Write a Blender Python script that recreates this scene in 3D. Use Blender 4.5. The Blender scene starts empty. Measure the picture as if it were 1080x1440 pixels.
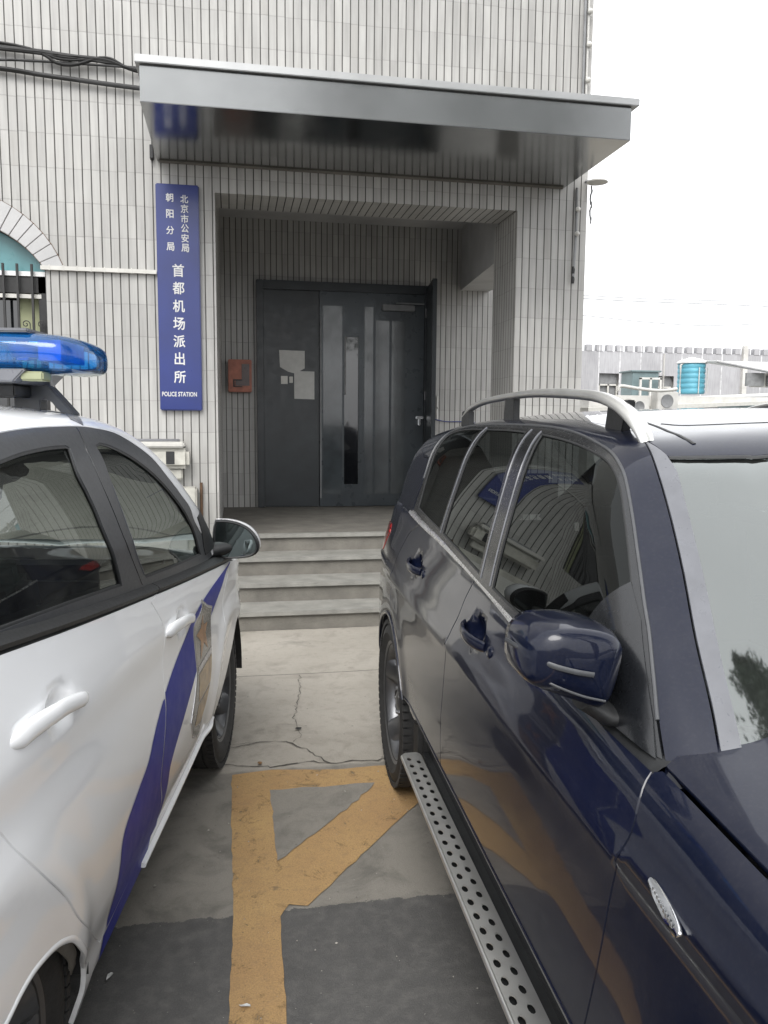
import bpy, bmesh, math, random
import numpy as np
from mathutils import Vector, Matrix
from mathutils.geometry import delaunay_2d_cdt
random.seed(7); rng=np.random.default_rng(5)
SC=bpy.context.scene; COL=SC.collection
R_=math.radians
# ------------------------------------------------------------ materials
MATS={}; KA=.80
def NT(name):
    m=bpy.data.materials.new(name); m.use_nodes=True; nt=m.node_tree; nt.nodes.clear()
    o=nt.nodes.new('ShaderNodeOutputMaterial'); MATS[name]=m
    return m,nt,o
def nd(nt,t,**k):
    n=nt.nodes.new(t)
    for a,v in k.items():
        if a.startswith('i_'):
            key=a[2:]; key=int(key) if key.isdigit() else key.replace('_',' ')
            n.inputs[key].default_value=v
        else: setattr(n,a,v)
    return n
def math_(nt,op,a,b=None,clamp=False):
    n=nt.nodes.new('ShaderNodeMath'); n.operation=op; n.use_clamp=clamp
    for i,v in enumerate((a,b)):
        if v is None: continue
        if isinstance(v,(int,float)): n.inputs[i].default_value=v
        else: nt.links.new(v,n.inputs[i])
    return n.outputs[0]
def mixc(nt,f,a,b,mode='MIX'):
    n=nt.nodes.new('ShaderNodeMix'); n.data_type='RGBA'; n.blend_type=mode
    for i,v in ((0,f),(6,a),(7,b)):
        if isinstance(v,(int,float)): n.inputs[i].default_value=v
        elif isinstance(v,tuple): n.inputs[i].default_value=v if len(v)==4 else (*v,1)
        else: nt.links.new(v,n.inputs[i])
    return n.outputs[2]
def ramp(nt,f,stops):
    n=nt.nodes.new('ShaderNodeValToRGB'); nt.links.new(f,n.inputs[0]); e=n.color_ramp.elements
    while len(e)<len(stops): e.new(.5)
    for k,(p,c) in enumerate(stops): e[k].position=p; e[k].color=(*c,1) if isinstance(c,tuple) else (c,c,c,1)
    return n.outputs[0]
def noise(nt,scale,detail=4,rough=.55,co='Object',vec=None,dist=0):
    n=nd(nt,'ShaderNodeTexNoise'); n.inputs['Scale'].default_value=scale; n.inputs['Detail'].default_value=detail
    n.inputs['Roughness'].default_value=rough; n.inputs['Distortion'].default_value=dist
    if vec is None:
        tc=nd(nt,'ShaderNodeTexCoord'); vec=tc.outputs[co]
    nt.links.new(vec,n.inputs['Vector']); return n.outputs[0]
def mat(name,col,rough=.5,metal=0,coat=0,coatr=.03,spec=.5,var=.12,nscale=6,bump=0,bscale=60,rvar=.1,co='Object',trans=0):
    """principled with mottled colour, roughness variation and optional bump"""
    m,nt,o=NT(name); p=nd(nt,'ShaderNodeBsdfPrincipled'); nt.links.new(p.outputs[0],o.inputs[0])
    n=noise(nt,nscale,5,co=co)
    if metal<.3: col=tuple(x*KA for x in col)
    c=mixc(nt,ramp(nt,n,[(.3,0.),(.7,1.)]),tuple(x*(1-var) for x in col),tuple(min(1,x*(1+var)) for x in col))
    nt.links.new(c,p.inputs['Base Color'])
    n2=noise(nt,nscale*3.3,4,co=co)
    r=math_(nt,'ADD',math_(nt,'MULTIPLY',n2,rvar*2),rough-rvar,True); nt.links.new(r,p.inputs['Roughness'])
    p.inputs['Metallic'].default_value=metal; p.inputs['Coat Weight'].default_value=coat; p.inputs['Coat Roughness'].default_value=coatr
    p.inputs['Specular IOR Level'].default_value=spec; p.inputs['Transmission Weight'].default_value=trans
    if bump:
        b=nd(nt,'ShaderNodeBump'); b.inputs['Distance'].default_value=bump; b.inputs['Strength'].default_value=.6
        nt.links.new(noise(nt,bscale,3,co=co),b.inputs['Height']); nt.links.new(b.outputs[0],p.inputs['Normal'])
    return m
def paint(name,col,metal,rough,coatr=.02,flake=0,dust=.05,dustcol=(.35,.33,.30),spec=.5,cior=1.5):
    m,nt,o=NT(name); p=nd(nt,'ShaderNodeBsdfPrincipled'); nt.links.new(p.outputs[0],o.inputs[0])
    d=ramp(nt,noise(nt,7,8,.7),[(.45,0.),(.85,1.)])
    fine=ramp(nt,noise(nt,160,2,.5),[(.5,0.),(.8,1.)])
    fac=math_(nt,'MULTIPLY',math_(nt,'ADD',math_(nt,'MULTIPLY',d,.7),math_(nt,'MULTIPLY',fine,.5)),dust)
    nt.links.new(mixc(nt,fac,col,dustcol),p.inputs['Base Color'])
    p.inputs['Metallic'].default_value=metal; p.inputs['Roughness'].default_value=rough
    p.inputs['Coat Weight'].default_value=1; p.inputs['Coat IOR'].default_value=cior; p.inputs['Specular IOR Level'].default_value=spec
    cr=math_(nt,'ADD',math_(nt,'MULTIPLY',fac,.6),coatr); nt.links.new(cr,p.inputs['Coat Roughness'])
    b=nd(nt,'ShaderNodeBump'); b.inputs['Distance'].default_value=.0006; b.inputs['Strength'].default_value=.25
    nt.links.new(noise(nt,5,2,.4),b.inputs['Height']); nt.links.new(b.outputs[0],p.inputs['Coat Normal'])
    return m
def glass(name,tint,boost=1.6,rough=0.0,body=(.02,.02,.02),op=0.):
    m,nt,o=NT(name)
    t=nd(nt,'ShaderNodeBsdfTransparent'); t.inputs[0].default_value=(*tint,1)
    g=nd(nt,'ShaderNodeBsdfGlossy'); g.inputs['Roughness'].default_value=rough; g.inputs['Color'].default_value=(.93,.98,.96,1)
    fr=nd(nt,'ShaderNodeFresnel'); fr.inputs[0].default_value=1.5
    f=math_(nt,'MULTIPLY',fr.outputs[0],boost,True)
    d=nd(nt,'ShaderNodeBsdfDiffuse'); d.inputs[0].default_value=(*body,1)
    n=noise(nt,5,6,.6); dd=math_(nt,'MULTIPLY',n,op)
    m1=nd(nt,'ShaderNodeMixShader'); nt.links.new(dd,m1.inputs[0]); nt.links.new(t.outputs[0],m1.inputs[1]); nt.links.new(d.outputs[0],m1.inputs[2])
    m2=nd(nt,'ShaderNodeMixShader'); nt.links.new(f,m2.inputs[0]); nt.links.new(m1.outputs[0],m2.inputs[1]); nt.links.new(g.outputs[0],m2.inputs[2])
    nt.links.new(m2.outputs[0],o.inputs[0]); return m
def tilemat(name,base,groove,pitch=.064,gw=.010,course=.247,jw=.005,rough=.32,flat=False):
    """long narrow facade tiles, one UV unit = 1 m"""
    m,nt,o=NT(name); p=nd(nt,'ShaderNodeBsdfPrincipled'); nt.links.new(p.outputs[0],o.inputs[0])
    uv=nd(nt,'ShaderNodeUVMap'); sp=nd(nt,'ShaderNodeSeparateXYZ'); nt.links.new(uv.outputs[0],sp.inputs[0])
    wob=math_(nt,'MULTIPLY',math_(nt,'SUBTRACT',noise(nt,1.3,3,vec=uv.outputs[0]),.5),.006)
    fx=math_(nt,'DIVIDE',math_(nt,'ADD',sp.outputs[0],wob),pitch); cx=math_(nt,'FLOOR',fx); ux=math_(nt,'FRACT',fx)
    wn1=nd(nt,'ShaderNodeTexWhiteNoise',noise_dimensions='1D'); nt.links.new(cx,wn1.inputs['W'])
    jit=math_(nt,'MULTIPLY',math_(nt,'SUBTRACT',wn1.outputs[0],.5),.028)
    fy=math_(nt,'ADD',math_(nt,'DIVIDE',sp.outputs[1],course),jit); cy=math_(nt,'FLOOR',fy); uy=math_(nt,'FRACT',fy)
    gx=math_(nt,'LESS_THAN',ux,gw/pitch); gy=math_(nt,'LESS_THAN',uy,jw/course)
    # tiles vary individually and by strips
    base=tuple(x*KA for x in base); groove=tuple(x*KA for x in groove)
    cc=nd(nt,'ShaderNodeCombineXYZ'); nt.links.new(cx,cc.inputs[0]); nt.links.new(cy,cc.inputs[1])
    wn=nd(nt,'ShaderNodeTexWhiteNoise',noise_dimensions='2D'); nt.links.new(cc.outputs[0],wn.inputs[0])
    v=math_(nt,'ADD',math_(nt,'MULTIPLY',wn.outputs[0],.16),.90)
    big=ramp(nt,noise(nt,1.1,6,.6,vec=uv.outputs[0]),[(.3,.86),(.7,1.03)])
    mp=nd(nt,'ShaderNodeMapping'); mp.inputs['Scale'].default_value=(9,.7,1); nt.links.new(uv.outputs[0],mp.inputs[0])
    streak=ramp(nt,noise(nt,2.5,5,.6,vec=mp.outputs[0]),[(.35,.85),(.65,1.03)])
    fac=math_(nt,'MULTIPLY',v,math_(nt,'MULTIPLY',big,streak))
    col=nd(nt,'ShaderNodeVectorMath',operation='SCALE'); col.inputs[0].default_value=base; nt.links.new(fac,col.inputs['Scale'])
    # scuffs
    sc=ramp(nt,noise(nt,9,8,.75,vec=uv.outputs[0]),[(.66,0.),(.74,1.)])
    odd=math_(nt,'GREATER_THAN',wn.outputs[0],.972)
    c0=mixc(nt,math_(nt,'ADD',math_(nt,'MULTIPLY',sc,.5),math_(nt,'MULTIPLY',odd,.3),True),col.outputs[0],(.20,.19,.17))
    gcol=mixc(nt,ramp(nt,noise(nt,6,4,vec=uv.outputs[0]),[(.3,0.),(.75,1.)]),groove,tuple(min(1,g*2.0) for g in groove))
    c1=mixc(nt,math_(nt,'MULTIPLY',gy,.38),c0,tuple(b*.5 for b in base)); c2=mixc(nt,gx,c1,gcol)
    nt.links.new(c2,p.inputs['Base Color'])
    g=math_(nt,'MAXIMUM',gx,math_(nt,'MULTIPLY',gy,.5))
    r=math_(nt,'ADD',math_(nt,'MULTIPLY',g,.5),math_(nt,'ADD',math_(nt,'MULTIPLY',wn.outputs[0],.1),rough)); nt.links.new(r,p.inputs['Roughness'])
    b=nd(nt,'ShaderNodeBump'); b.inputs['Distance'].default_value=.006; b.inputs['Strength'].default_value=.7
    ht=math_(nt,'ADD',math_(nt,'SUBTRACT',1.,g),math_(nt,'MULTIPLY',wn.outputs[0],.12)); nt.links.new(ht,b.inputs['Height']); nt.links.new(b.outputs[0],p.inputs['Normal'])
    return m
# ------------------------------------------------------------ mesh helpers
def setp(o,label=None,cat=None,group=None,kind=None):
    if label: o['label']=label
    if cat: o['category']=cat
    if group: o['group']=group
    if kind: o['kind']=kind
    return o
def link(name,me,m,parent=None):
    o=bpy.data.objects.new(name,me); COL.objects.link(o)
    for x in (m if isinstance(m,(list,tuple)) else [m]):
        me.materials.append(x)
    if parent: o.parent=parent
    return o
def empty(name,loc=(0,0,0),rz=0,**k):
    o=bpy.data.objects.new(name,None); COL.objects.link(o); o.location=loc; o.rotation_euler=(0,0,rz); o.empty_display_size=.2
    return setp(o,**k)
class MB:
    def __init__(s): s.v=[]; s.f=[]; s.uv=None; s.mi=[]
    def add(s,vs,fs,mi=0):
        k=len(s.v); s.v+= [tuple(map(float,v)) for v in vs]; s.f+=[tuple(k+i for i in f) for f in fs]; s.mi+=[mi]*len(fs); return s
    def box(s,x0,x1,y0,y1,z0,z1,mi=0):
        v=[(x,y,z) for z in (z0,z1) for y in (y0,y1) for x in (x0,x1)]
        return s.add(v,[(0,2,3,1),(4,5,7,6),(0,1,5,4),(2,6,7,3),(0,4,6,2),(1,3,7,5)],mi)
    def obox(s,c,ax,ay,az,mi=0):
        c,ax,ay,az=map(np.array,(c,ax,ay,az)); v=[c+i*ax+j*ay+k*az for k in(-1,1) for j in(-1,1) for i in(-1,1)]
        return s.add(v,[(0,2,3,1),(4,5,7,6),(0,1,5,4),(2,6,7,3),(0,4,6,2),(1,3,7,5)],mi)
    def prism(s,loop,d,mi=0):
        n=len(loop); d=np.array(d,float); L=[np.array(p,float) for p in loop]
        return s.add(L+[p+d for p in L],[tuple(range(n))[::-1],tuple(range(n,2*n))]+[(i,(i+1)%n,n+(i+1)%n,n+i) for i in range(n)],mi)
    def sweep(s,path,ra,rb=None,n=10,up=(0,0,1),cap=True,mi=0,scale=None):
        """elliptic tube; ra sideways, rb along up"""
        rb=rb or ra; P_=np.array(path,float); m=len(P_); vs=[]
        for i in range(m):
            t=P_[min(i+1,m-1)]-P_[max(i-1,0)]; t/=np.linalg.norm(t)+1e-9
            u=np.array(up,float); sd=np.cross(t,u); 
            if np.linalg.norm(sd)<1e-3: sd=np.cross(t,(1,0,0.1))
            sd/=np.linalg.norm(sd); uu=np.cross(sd,t); k=1 if scale is None else scale[i]
            for j in range(n):
                a=2*math.pi*j/n; vs.append(P_[i]+k*(sd*ra*math.cos(a)+uu*rb*math.sin(a)))
        fs=[(i*n+j,i*n+(j+1)%n,(i+1)*n+(j+1)%n,(i+1)*n+j) for i in range(m-1) for j in range(n)]
        if cap: fs+=[tuple(range(n))[::-1],tuple(range((m-1)*n,m*n))]
        return s.add(vs,fs,mi)
    def lathe(s,prof,c,ax=(0,0,1),n=48,mi=0,close=False):
        """prof list of (r,h) about axis ax from c"""
        ax=Vector(ax).normalized(); q=Vector((0,0,1)).rotation_difference(ax); c=Vector(c); vs=[]
        for r,h in prof:
            for j in range(n):
                a=2*math.pi*j/n; vs.append(c+q@Vector((r*math.cos(a),r*math.sin(a),h)))
        m=len(prof); fs=[(i*n+j,i*n+(j+1)%n,(i+1)*n+(j+1)%n,(i+1)*n+j) for i in range(m-1) for j in range(n)]
        return s.add(vs,fs,mi)
    def build(s,name,m,parent=None,smooth=None,bevel=0,uvf=None):
        me=bpy.data.meshes.new(name); me.from_pydata(s.v,[],s.f); me.update()
        me.polygons.foreach_set('material_index',s.mi)
        bm=bmesh.new(); bm.from_mesh(me); bmesh.ops.recalc_face_normals(bm,faces=bm.faces)
        if bevel: bmesh.ops.bevel(bm,geom=bm.edges[:],offset=bevel,segments=2,affect='EDGES',clamp_overlap=True)
        bm.to_mesh(me); bm.free()
        if uvf:
            ul=me.uv_layers.new(name='UVMap')
            for p in me.polygons:
                for li in p.loop_indices:
                    ul.data[li].uv=uvf(me.vertices[me.loops[li].vertex_index].co,p.normal)
        if smooth is not None:
            me.polygons.foreach_set('use_smooth',[True]*len(me.polygons)); me.set_sharp_from_angle(angle=R_(smooth))
        return link(name,me,m,parent)
def walluv(co,n):
    if abs(n.y)>=max(abs(n.x),abs(n.z)): return (co.x+10,co.z)
    if abs(n.x)>abs(n.z): return (co.y+10.01,co.z)
    return (co.x+10,co.y)
def inpoly(P_,L):
    x,y=P_[:,0],P_[:,1]; r=np.zeros(len(P_),bool); n=len(L)
    for i in range(n):
        x1,y1=L[i]; x2,y2=L[(i+1)%n]
        if y1==y2: continue
        c=((y1>y)!=(y2>y))&(x<(x2-x1)*(y-y1)/(y2-y1)+x1); r^=c
    return r
def dens(L,st,closed=True):
    out=[]; n=len(L)
    for i in range(n if closed else n-1):
        a=np.array(L[i],float); b=np.array(L[(i+1)%n],float); k=max(1,int(math.ceil(np.linalg.norm(b-a)/st)))
        out+=[a+(b-a)*j/k for j in range(k)]
    if not closed: out.append(np.array(L[-1],float))
    return np.array(out)
def catm(pts,k=6):
    p=np.array(pts,float); n=len(p)
    if n<3: return [tuple(q) for q in p]
    o=[]
    for i in range(n-1):
        p0=p[i-1] if i>0 else 2*p[0]-p[1]; p1=p[i]; p2=p[i+1]; p3=p[i+2] if i+2<n else 2*p[-1]-p[-2]
        for j in range(k):
            t=j/k; o.append(tuple(.5*((2*p1)+(-p0+p2)*t+(2*p0-5*p1+4*p2-p3)*t*t+(-p0+3*p1-3*p2+p3)*t**3)))
    o.append(tuple(p[-1])); return o
def area2(L): 
    L=np.asarray(L); x,y=L[:,0],L[:,1]; return .5*np.sum(x*np.roll(y,-1)-y*np.roll(x,-1))
def inset(L,d):
    L=np.asarray(L,float)
    if area2(L)<0: L=L[::-1]
    e1=L-np.roll(L,1,0); e2=np.roll(L,-1,0)-L
    n1=np.stack([-e1[:,1],e1[:,0]],1); n2=np.stack([-e2[:,1],e2[:,0]],1)
    n1/=np.linalg.norm(n1,axis=1)[:,None]+1e-9; n2/=np.linalg.norm(n2,axis=1)[:,None]+1e-9
    n=n1+n2; ln=np.linalg.norm(n,axis=1)[:,None]; n/=np.maximum(ln,.5)
    k=np.clip(1/np.maximum((n*n1).sum(1),.4),1,1.6)
    return L+n*d*k[:,None]
def cdt(outer,holes,step):
    outer=dens(outer,step*.7); loops=[outer]+[dens(h,step*.5) for h in holes]
    lo=outer.min(0); hi=outer.max(0)
    xs=np.arange(lo[0]+step*.5,hi[0],step); ys=np.arange(lo[1]+step*.5,hi[1],step*.87)
    G=np.array([(x+(step*.5 if j%2 else 0),y) for j,y in enumerate(ys) for x in xs]) if len(xs) and len(ys) else np.zeros((0,2))
    if len(G):
        k=inpoly(G,outer)
        for h in loops[1:]: k&=~inpoly(G,h)
        G=G[k]
        B=np.concatenate(loops)
        if len(G):
            dm=np.array([np.min(np.hypot(*(B-g).T)) for g in G]); G=G[dm>step*.35]
    V=[Vector(map(float,p)) for L in loops for p in L]+[Vector(map(float,g)) for g in G]
    E=[]; k=0
    for L in loops: n=len(L); E+=[(k+i,k+(i+1)%n) for i in range(n)]; k+=n
    v,e,f,ov,oe,of=delaunay_2d_cdt(V,E,[],0,1e-6)
    v=np.array([tuple(p) for p in v]); f=[t for t in f if len(t)>=3]
    C=np.array([v[list(t)].mean(0) for t in f]); k=inpoly(C,outer)
    for h in loops[1:]: k&=~inpoly(C,h)
    return v,[t for t,q in zip(f,k) if q]
# ------------------------------------------------------------ car surfaces in car-local metres (a forward, b outward to the right, z up)
def itp(x,K):
    # smooth (pchip-like via cosine-free cubic hermite, catmull) interpolation of knots
    xs=np.array([k[0] for k in K],float); ys=np.array([k[1] for k in K],float)
    x=np.clip(x,xs[0],xs[-1]); h=np.diff(xs); d=np.diff(ys)/h
    m=np.zeros_like(ys); m[0]=d[0]; m[-1]=d[-1]
    for i in range(1,len(xs)-1):
        m[i]=0 if d[i-1]*d[i]<=0 else 2*d[i-1]*d[i]/(d[i-1]+d[i])
    i=np.clip(np.searchsorted(xs,x)-1,0,len(xs)-2); t=(x-xs[i])/h[i]
    return (1+2*t)*(1-t)**2*ys[i]+t*(1-t)**2*h[i]*m[i]+t*t*(3-2*t)*ys[i+1]+t*t*(t-1)*h[i]*m[i+1]
def smax(a,b,k):
    h=np.maximum(k-np.abs(a-b),0)/k
    return np.maximum(a,b)+h*h*k*.25
def bump(a,z,ca,cz,ra,rz):
    r=((a-ca)/ra)**2+((z-cz)/rz)**2
    return np.where(r<1,(1-r)**2,0)
# ---------------- SUV (a from rear axle forward, b outward, z up)
S_P=[(.2,-.075),(.30,-.06),(.37,-.05),(.44,-.018),(.52,-.004),(.66,0),(.80,-.006),(.885,-.010),(.905,-.004),(.93,-.016),(1.0,-.034),(1.08,-.058),(1.15,-.075),(1.3,-.12)]
def s_low(a,b,z):
    b=np.abs(b)
    w=.92+itp(z,S_P)+itp(a,[(-1.1,-.20),(-.8,-.075),(-.5,-.03),(-.2,-.006),(.1,0),(2.6,0),(3.0,-.02),(3.6,-.16)])
    arch=np.exp(-((np.hypot(a,z-.36)-.43)/.055)**2)*.009+np.exp(-((np.hypot(a-2.66,z-.36)-.43)/.055)**2)*.009
    w=w+arch
    for ca,cz in ((.40,1.03),(1.30,1.005)): w=w-.028*bump(a,z,ca,cz,.075,.05)
    fs=b-w
    top=itp(a,[(-1.,1.19),(.2,1.195),(1.25,1.145),(1.7,1.09),(2.2,1.045),(2.5,1.02),(3.2,.96),(3.5,.85)])
    hood=itp(a,[(2.05,0.),(2.18,1.)])*(.110*(1-(b/.86)**2)+.007*np.exp(-((b-.64)/.05)**2))
    ft=(z-top-hood)
    fr=-(a+itp(z,[(.2,.80),(.45,.90),(.8,.90),(1.2,.80)]))*.97
    ff=(a-itp(z,[(.2,3.42),(.6,3.50),(.95,3.36),(1.1,3.2)]))
    f=smax(fs,ft,.05); f=smax(f,fr,.22); f=smax(f,ff,.30)
    return smax(f,(.22-z),.04)
def s_up(a,b,z):
    b=np.abs(b); d=z-1.1
    w=.862-.20*d-.22*d*np.abs(d)+itp(a,[(-.9,-.09),(-.3,-.035),(.4,0),(1.7,0),(2.3,-.03)])
    fs=b-w
    top=itp(a,[(-.9,1.50),(-.4,1.565),(.1,1.60),(.6,1.615),(1.1,1.61),(1.5,1.588),(1.85,1.545),(2.3,1.43)])-.055*(b/.7)**2
    ft=z-top
    aw=2.40-.30*b*b-1.18*(z-1.08)
    fw=(a-aw)*.646
    fr=-(a+.86-.55*(z-1.1)-.10*b*b)*.87
    f=smax(fs,ft,.13); f=smax(f,fw,.055); f=smax(f,fr,.16)
    return smax(f,.9-z,.02)
# ---------------- white car (a from front axle forward => rear negative)
W_P=[(.08,-.11),(.15,-.085),(.22,-.062),(.30,-.048),(.40,-.022),(.50,-.006),(.60,-.001),(.70,-.005),(.79,-.011),(.87,-.006),(.92,-.012),(1.0,-.026),(1.10,-.042),(1.2,-.055),(1.3,-.08)]
def w_low(a,b,z):
    b=np.abs(b)
    zz=z-.085*np.clip(-a/2.2,0,1.2)*np.clip((z-.4)/.4,0,1)
    w=.91+itp(zz,W_P)+itp(a,[(-3.2,-.15),(-2.8,-.05),(-2.4,0),(-1.9,.0),(-1.2,-.006),(-.5,0),(.1,.008),(.4,-.02),(.7,-.10),(.95,-.26)])
    arch=np.exp(-((np.hypot(a,z-.33)-.41)/.05)**2)*.012+np.exp(-((np.hypot(a+2.33,z-.33)-.45)/.06)**2)*.012
    w=w+arch
    for ca,cz in W_CUPS: w=w-.026*bump(a,z,ca,cz,.085,.055)
    fs=b-w
    top=.964-.07*a+.012*a*a-np.clip(a-.2,0,1)**2*.3
    hood=itp(a,[(.1,0.),(.4,1.)])*(.07*(1-(b/.8)**2))
    ft=(z-top-hood)
    fr=-(a+3.05)
    ff=(a-itp(z,[(.15,.78),(.5,.86),(.8,.72),(.95,.5)]))
    f=smax(fs,ft,.030); f=smax(f,fr,.25); f=smax(f,ff,.30)
    return smax(f,(.09-z),.03)
W_CUPS=[(-1.96,.985),(-.90,.895)]
def w_up(a,b,z):
    b=np.abs(b); d=z-1.05
    w=.862+.020*np.clip((z-1.06)/.16,0,1)-.11*d-.22*d*np.abs(d)+itp(a,[(-2.9,-.09),(-2.3,-.02),(-1.9,0),(-.3,0),(.2,-.02)])
    fs=b-w
    top=.016+itp(a,[(-2.9,1.52),(-2.2,1.59),(-1.6,1.612),(-1.15,1.608),(-.8,1.572),(-.5,1.50),(0,1.32)])-.05*(b/.65)**2
    ft=z-top
    aw=.42-.32*b*b-1.75*(z-.95)
    fw=(a-aw)*.5
    fr=-(a+2.95-.6*(z-1.1))*.87
    f=smax(fs,ft,.12); f=smax(f,fw,.10); f=smax(f,fr,.2)
    return smax(f,.85-z,.02)
# capsule parametrisation
SURF={'sl':(s_low,-.3,2.9,.62),'su':(s_up,-.1,1.6,1.0),'wl':(w_low,-2.4,.2,.6),'wu':(w_up,-2.2,-.6,1.0)}
CR=.8
def P(sn,u,th):
    f,u0,u1,z0=SURF[sn]; u=np.asarray(u,float); th=np.asarray(th,float)
    a0=np.clip(u,u0,u1); ph=np.clip((u-a0)/CR,-1.5,1.5)
    d=np.stack([np.sin(ph),np.cos(ph)*np.cos(th),np.cos(ph)*np.sin(th)],-1)
    o=np.stack([a0,a0*0,a0*0+z0],-1)
    lo=np.full(u.shape,.0); hi=np.full(u.shape,2.5)
    for _ in range(40):
        m=(lo+hi)/2; q=o+d*m[...,None]; ins=f(q[...,0],q[...,1],q[...,2])<0
        lo=np.where(ins,m,lo); hi=np.where(ins,hi,m)
    return o+d*lo[...,None]
def UV(sn,q):
    f,u0,u1,z0=SURF[sn]; a0=np.clip(q[:,0],u0,u1)
    r=np.hypot(q[:,1],q[:,2]-z0); ph=np.arctan2(q[:,0]-a0,r)
    return np.stack([a0+ph*CR,np.arctan2(q[:,2]-z0,q[:,1])],1)

def Pdown(f,a,b,zt=2.0):
    a=np.asarray(a,float); b=np.asarray(b,float); lo=np.full(a.shape,.93 if f in (s_up,w_up) else .4); hi=np.full(a.shape,zt)
    for _ in range(40):
        m=(lo+hi)/2; ins=f(a,b,m)<0; lo=np.where(ins,m,lo); hi=np.where(ins,hi,m)
    return np.stack([a,b,lo],-1)
def Pside(f,a,z):
    a=np.asarray(a,float); z=np.asarray(z,float); lo=np.full(a.shape,.2); hi=np.full(a.shape,1.4)
    for _ in range(40):
        m=(lo+hi)/2; ins=f(a,m,z)<0; lo=np.where(ins,m,lo); hi=np.where(ins,hi,m)
    return np.stack([a,lo,z],-1)
def mapper(sn,kind):
    f=SURF[sn][0]
    if kind=='cap': return lambda u,v:P(sn,u,v)
    if kind=='down': return lambda u,v:Pdown(f,u,v)
    return lambda u,v:Pside(f,u,v)
def gradn(sn,q,h=.003):
    f=SURF[sn][0]; g=np.stack([f(q[:,0]+h,q[:,1],q[:,2])-f(q[:,0]-h,q[:,1],q[:,2]),f(q[:,0],q[:,1]+h,q[:,2])-f(q[:,0],q[:,1]-h,q[:,2]),f(q[:,0],q[:,1],q[:,2]+h)-f(q[:,0],q[:,1],q[:,2]-h)],1)
    return g/(np.linalg.norm(g,axis=1)[:,None]+1e-12)
def toxyz(q,side=1):
    """car local (a,b,z) -> object xyz where +Y is forward and +X is the car's right"""
    return np.stack([q[...,1]*side,q[...,0],q[...,2]],-1)
def panel(name,sn,kind,loop,m,parent,off=0.,gap=.0025,flange=.012,step=.035,holes=(),side=1,both=False,label=None):
    if both: panel(name,sn,kind,loop,m,parent,off,gap,flange,step,holes,-1); return panel(name,sn,kind,loop,m,parent,off,gap,flange,step,holes,1)
    L=inset(np.array(loop,float),gap) if gap else np.array(loop,float)
    v,fs=cdt(L,[np.array(h,float) for h in holes],step)
    q=mapper(sn,kind)(v[:,0],v[:,1]); n=gradn(sn,q); q=q+n*off
    V=[];N=[];F=[]
    for sd in ((1,-1) if both else (side,)):
        k=len(V); X=toxyz(q,sd); NN=toxyz(n,sd)
        V+=[tuple(p) for p in X]; N+=[tuple(p) for p in NN]
        ff=[]
        for t in fs:
            a,b,c=X[t[0]],X[t[1]],X[t[2]]; g=np.cross(b-a,c-a)
            t=t if g@(NN[t[0]]+NN[t[1]]+NN[t[2]])>0 else t[::-1]; ff.append(tuple(t)); F.append(tuple(k+i for i in t))
        if flange:
            cnt={}
            for t in ff:
                for i in range(len(t)):
                    e=(t[i],t[(i+1)%len(t)]); cnt[e]=1
            bd=[e for e in cnt if (e[1],e[0]) not in cnt]
            for a,b in bd:
                d=X[b]-X[a]; s=np.cross(d,NN[a]+NN[b]); s/=np.linalg.norm(s)+1e-12; i=len(V)
                V+=[tuple(X[a]),tuple(X[b]),tuple(X[b]-NN[b]*flange),tuple(X[a]-NN[a]*flange)]; N+=[tuple(s*.6+NN[a]*.6),tuple(s*.6+NN[b]*.6),tuple(s),tuple(s)]; F.append((i+1,i,i+3,i+2))
    me=bpy.data.meshes.new(name); me.from_pydata(V,[],F); me.update()
    me.polygons.foreach_set('use_smooth',[True]*len(F))
    me.normals_split_custom_set_from_vertices([Vector(x).normalized() for x in N])
    o=link(name,me,m,parent)
    if label: o['label']=label
    return o
def ribbon(name,sn,kind,pts,w,h,m,parent,side=1,both=False,off=0.,step=.02,closed=False):
    if both: ribbon(name,sn,kind,pts,w,h,m,parent,-1,False,off,step,closed); return ribbon(name,sn,kind,pts,w,h,m,parent,1,False,off,step,closed)
    L=dens(pts,step,closed); 
    if closed: L=np.vstack([L,L[:1]])
    q=mapper(sn,kind)(L[:,0],L[:,1]); n=gradn(sn,q); t=np.gradient(q,axis=0); t/=np.linalg.norm(t,axis=1)[:,None]+1e-9
    s=np.cross(t,n); s/=np.linalg.norm(s,axis=1)[:,None]+1e-9; mb=MB()
    prof=[(-.5,-.3),(-.5,.5),(-.32,.9),(0,1.),(.32,.9),(.5,.5),(.5,-.3)]
    for sd in ((1,-1) if both else (side,)):
        vs=[]
        for i in range(len(q)):
            for (x,y) in prof: vs.append(toxyz(q[i]+s[i]*x*w+n[i]*(y*h+off),sd))
        k=len(prof); fs=[(i*k+j,i*k+j+1,(i+1)*k+j+1,(i+1)*k+j) for i in range(len(q)-1) for j in range(k-1)]
        if not closed: fs+=[tuple(range(k)),tuple(range((len(q)-1)*k,len(q)*k))]
        mb.add(vs,fs)
    return mb.build(name,m,parent,smooth=40)
def blob(sec,name,m,parent,smooth=60,mirror=1):
    """loft through cross sections, each a list of points with the same count"""
    n=len(sec[0]); mb=MB(); vs=[(p[0]*mirror,p[1],p[2]) for s in sec for p in s]
    fs=[(i*n+j,i*n+(j+1)%n,(i+1)*n+(j+1)%n,(i+1)*n+j) for i in range(len(sec)-1) for j in range(n)]+[tuple(range(n))[::-1],tuple(range((len(sec)-1)*n,len(sec)*n))]
    mb.add(vs,fs); return mb.build(name,m,parent,smooth=smooth)
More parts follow.
